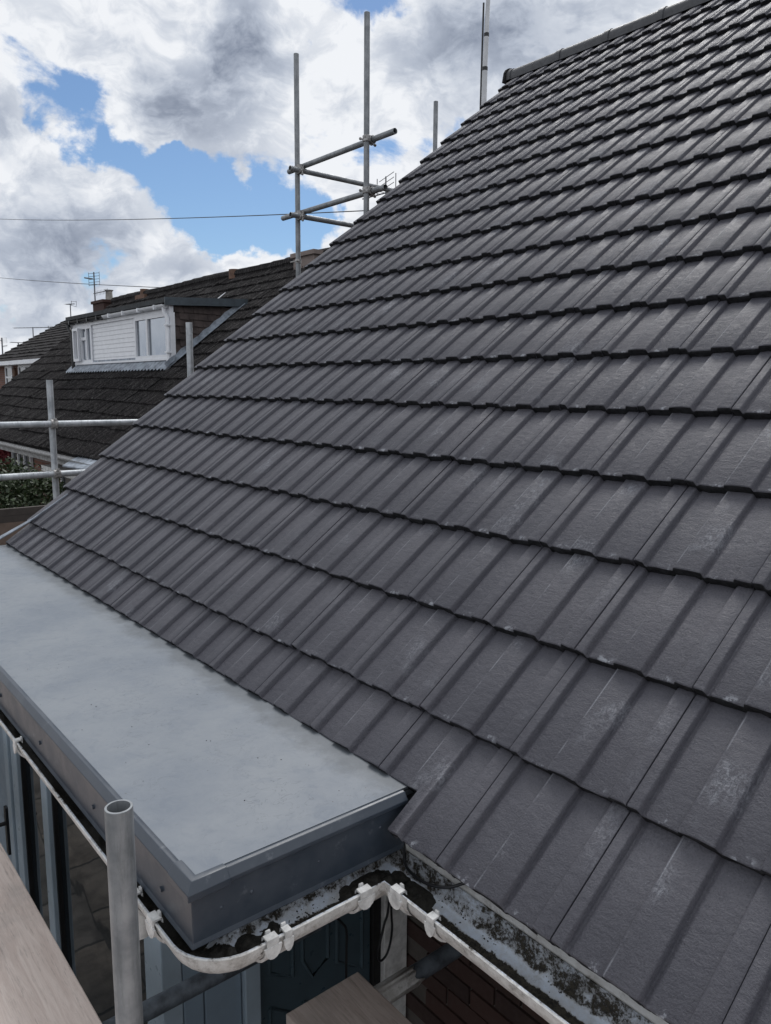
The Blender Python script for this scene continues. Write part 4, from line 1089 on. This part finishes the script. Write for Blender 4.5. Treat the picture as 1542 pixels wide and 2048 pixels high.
# ------------------------------------------------------------------ aerials
def aerial(base, top, label, kind='grid', yaw=0.0, size=1.0, boom=.9):
    base, top = Vector(base), Vector(top); t = thing('tv_aerial', base, label, 'aerial', 'television aerials on the rooftops')
    b = MB(); b.tube([base, top], .018 * size, 8); b.build('mast', M['alu'], t, smooth=40)
    dx = Vector((math.cos(yaw), math.sin(yaw), 0)); dy = Vector((-math.sin(yaw), math.cos(yaw), 0)); up = Vector((0, 0, 1))
    b = MB()
    if kind == 'grid':
        for i in range(5):
            z = top - up * (.03 + .075 * i); b.tube([z - dx * .21 * size, z + dx * .21 * size], .006, 5)
        for s_ in (-.21, 0, .21): b.tube([top - up * .35 + dx * s_ * size, top + up * .0 + dx * s_ * size], .006, 5)
        b.tube([top - up * .18 - dy * .05, top - up * .18 - dy * .30], .02, 6)
        b.build('reflector', M['alu'], t)
        b = MB(); z = top - up * .55; b.tube([z - dx * .05, z + dx * .52 + up * .05], .010, 6)
        for i in range(9): q = z + dx * (.06 + .055 * i) + up * .005 * i; b.tube([q - up * .06, q + up * .07], .004, 4)
        b.build('boom', M['alu'], t)
    else:
        b.tube([top - dx * boom * .5, top + dx * boom * .5], .013 * size, 6)
        for i in range(8):
            q = top + dx * boom * (-.48 + i * .11); b.tube([q - dy * .10 * size, q + dy * .10 * size], .005 * size, 4)
        b.build('boom', M['alu'], t)
        b = MB()
        for i in (-1, 1):
            b.tube([top + dx * boom * .45 - dy * .12 * size + up * .05 * i, top + dx * boom * .45 + dy * .12 * size + up * .08 * i], .008 * size, 4)
            b.tube([top + dx * boom * .45 + dy * .1 * size * i - up * .05, top + dx * boom * .45 + dy * .1 * size * i + up * .08], .008 * size, 4)
        b.build('reflector', M['alu'], t)
    return t
aerial((-20.45, 6.45, 2.4), (-20.45, 6.45, 3.95), 'television aerial with a grid reflector on the chimney behind the dormer', 'grid', .35)
aerial((-22.9, 6.57, 1.5), (-22.85, 6.57, 3.32), 'small television aerial on a thin mast just left of the dormer roof', 'yagi', .3, .8, .38)
aerial((-46.5, 12, 2.0), (-46.4, 12, 4.2), 'wide television aerial on the far ridge, left of the dormer', 'yagi', .6, 1.6, 2.6)
aerial((-43.2, 12, 2.0), (-43.2, 12, 4.05), 'second wide aerial on the far ridge, nearer the dormer', 'yagi', .6, 1.6, 2.4)
aerial((-49.6, 12, 1.8), (-49.6, 12, 3.5), 'short aerial with a square reflector, third from the left edge', 'yagi', 1.7, 1.8, .9)
aerial((-53.4, 12, 1.8), (-53.3, 12, 3.95), 'aerial on a pale mast at the extreme left edge', 'grid', .35, 2.4)
# a distant grid aerial seen between the scaffold and the verge
t = thing('tv_aerial', (-17.4, 14, ZG), 'grid television aerial seen between the scaffold pole and the tiled verge', 'aerial', 'television aerials on the rooftops')
b = MB(); b.tube([(-17.5, 14, ZG), (-17.5, 14, 7.04)], .02, 8); b.build('mast', M['alu'], t)
b = MB()
for z in (7.04, 6.90, 6.76): b.tube([(-17.93, 14 + .1, z - .04), (-17.02, 14 - .1, z + .03)], .010, 5)
for x in (-17.9, -17.5, -17.05): b.tube([(x, 14.0, 6.62), (x, 14.0, 7.06)], .014, 5)
b.build('reflector', M['alu'], t)
b = MB(); b.tube([(-18.6, 14.0, 6.62), (-17.3, 14.0, 6.60)], .02, 6)
for i in range(6): b.tube([(-18.5 + i * .2, 13.8, 6.66), (-18.5 + i * .2, 14.2, 6.66)], .008, 4)
b.build('boom', M['alu'], t)

# overhead wires
def wire(a, c, sag, label, r):
    a, c = Vector(a), Vector(c)
    b = MB(); b.tube([a.lerp(c, i / 24) - Vector((0, 0, sag * 4 * (i / 24) * (1 - i / 24))) for i in range(25)], r, 6)
    tag(b.build('overhead_wire', M['black'], smooth=60), label, 'wire', 'overhead telephone wires')
d1 = (Vector((-12.074, 9, 4.663)) - Vector((-39.642, 9, 8.742)))
wire(Vector((-39.642, 9, 8.742)) - d1 * .25, Vector((-12.074, 9, 4.663)) + d1 * .3, .25, 'upper telephone wire crossing the blue gap behind the tall scaffold', .011)
d2 = (Vector((-20.719, 9, 3.869)) - Vector((-40.38, 9, 6.102)))
wire(Vector((-40.38, 9, 6.102)) - d2 * .25, Vector((-20.719, 9, 3.869)) + d2 * .45, .12, 'lower telephone wire passing the grid aerial above the dormer', .012)

# ------------------------------------------------------------------ planting and garden wall
def leaves(b, pts, size, r):
    for p in pts:
        n = Vector((r.gauss(0, 1), r.gauss(0, 1), r.gauss(.6, .8))).normalized(); a = n.orthogonal().normalized(); a = Matrix.Rotation(r.random() * 6.28, 3, n) @ a; c = n.cross(a)
        s = size * r.uniform(.6, 1.3)
        b.add([p - a * s, p + c * s * .5, p + a * s, p - c * s * .5], [(0, 1, 2, 3)])
bush = thing('bush', (-10.9, 1.75, ZG), 'dark green leafy bush below the guard rails beside the neighbouring wall', 'bush')
b = MB(); r = random.Random(3); pts = []
lobes = [(-10.9, 1.75, -.62, .60), (-11.2, 1.35, -.70, .60), (-10.6, 2.05, -.72, .50), (-10.9, 1.55, -.75, .62), (-10.5, 1.95, -.85, .6), (-11.3, 1.25, -1.05, .7), (-10.8, 2.15, -1.25, .7), (-10.4, 1.4, -1.5, .75), (-11.4, 1.9, -.70, .55), (-11.0, .7, -1.35, .7)]
for x, y, z, R_ in lobes:
    for _ in range(1500):
        d = Vector((r.gauss(0, 1), r.gauss(0, 1), r.gauss(0, 1))).normalized(); q = R_ * (1 - abs(r.gauss(0, .16))) * (1 + .22 * mnoise.noise(d * 3 + Vector((x, y, z))))
        pts.append(Vector((x, y, z)) + d * q)
leaves(b, pts, .035, r); tag(b.build('foliage', M['leaf'], bush, fix=False), kind='stuff')
b = MB()
for x, y, z, R_ in lobes: b.tube([(-10.9, 1.6, ZG), ((x - 10.9) / 2, (y + 1.6) / 2, (z + ZG) / 2), (x, y, z)], [.04, .03, .01], 6)
b.build('stem', M['twig'], bush)
cr = thing('climbing_plant', (-16.6, 3.0, ZG), 'red leafed creeper covering the neighbouring wall at the left edge', 'creeper')
b = MB(); pts = []
for _ in range(2600):
    x = r.uniform(-18.2, -15.9); z = r.uniform(-1.7, -.2)
    if mnoise.noise(Vector((x * 1.6, z * 1.6, 5))) < -.12: continue
    pts.append(Vector((x, 3.0 - abs(r.gauss(0, .07)), z)))
leaves(b, pts, .055, r); tag(b.build('foliage', M['red'], cr, fix=False), kind='stuff')
b = MB()
for i in range(5): b.tube([(-17.6 + i * .35, 3.03, ZG), (-17.4 + i * .3, 3.0, -1.3), (-17.7 + i * .42, 3.01, -.4)], .012, 5)
b.build('stem', M['twig'], cr)
fe = thing('garden_fence', (-8.4, 1.5, ZG), 'low concrete panel garden fence with a tan top board below the bush', 'fence')
b = MB(); b.box((-8.45, -3, ZG), (-8.40, 4, -.53)); b.build('tan_board', M['tan'], fe)
for i in range(4):
    b = MB(); b.box((-8.46, -3 + i * 1.75, -.528), (-8.41, -1.26 + i * 1.75, -.455)); b.build('panel', M['conc'], fe)
    b = MB(); b.box((-8.46, -3 + i * 1.75, -.453), (-8.41, -1.26 + i * 1.75, -.375)); b.build('panel', M['conc'], fe)
for i in range(5):
    b = MB(); b.box((-8.40, -3.05 + i * 1.75, ZG), (-8.30, -2.95 + i * 1.75, -.34)); b.build('post', M['conc'], fe)
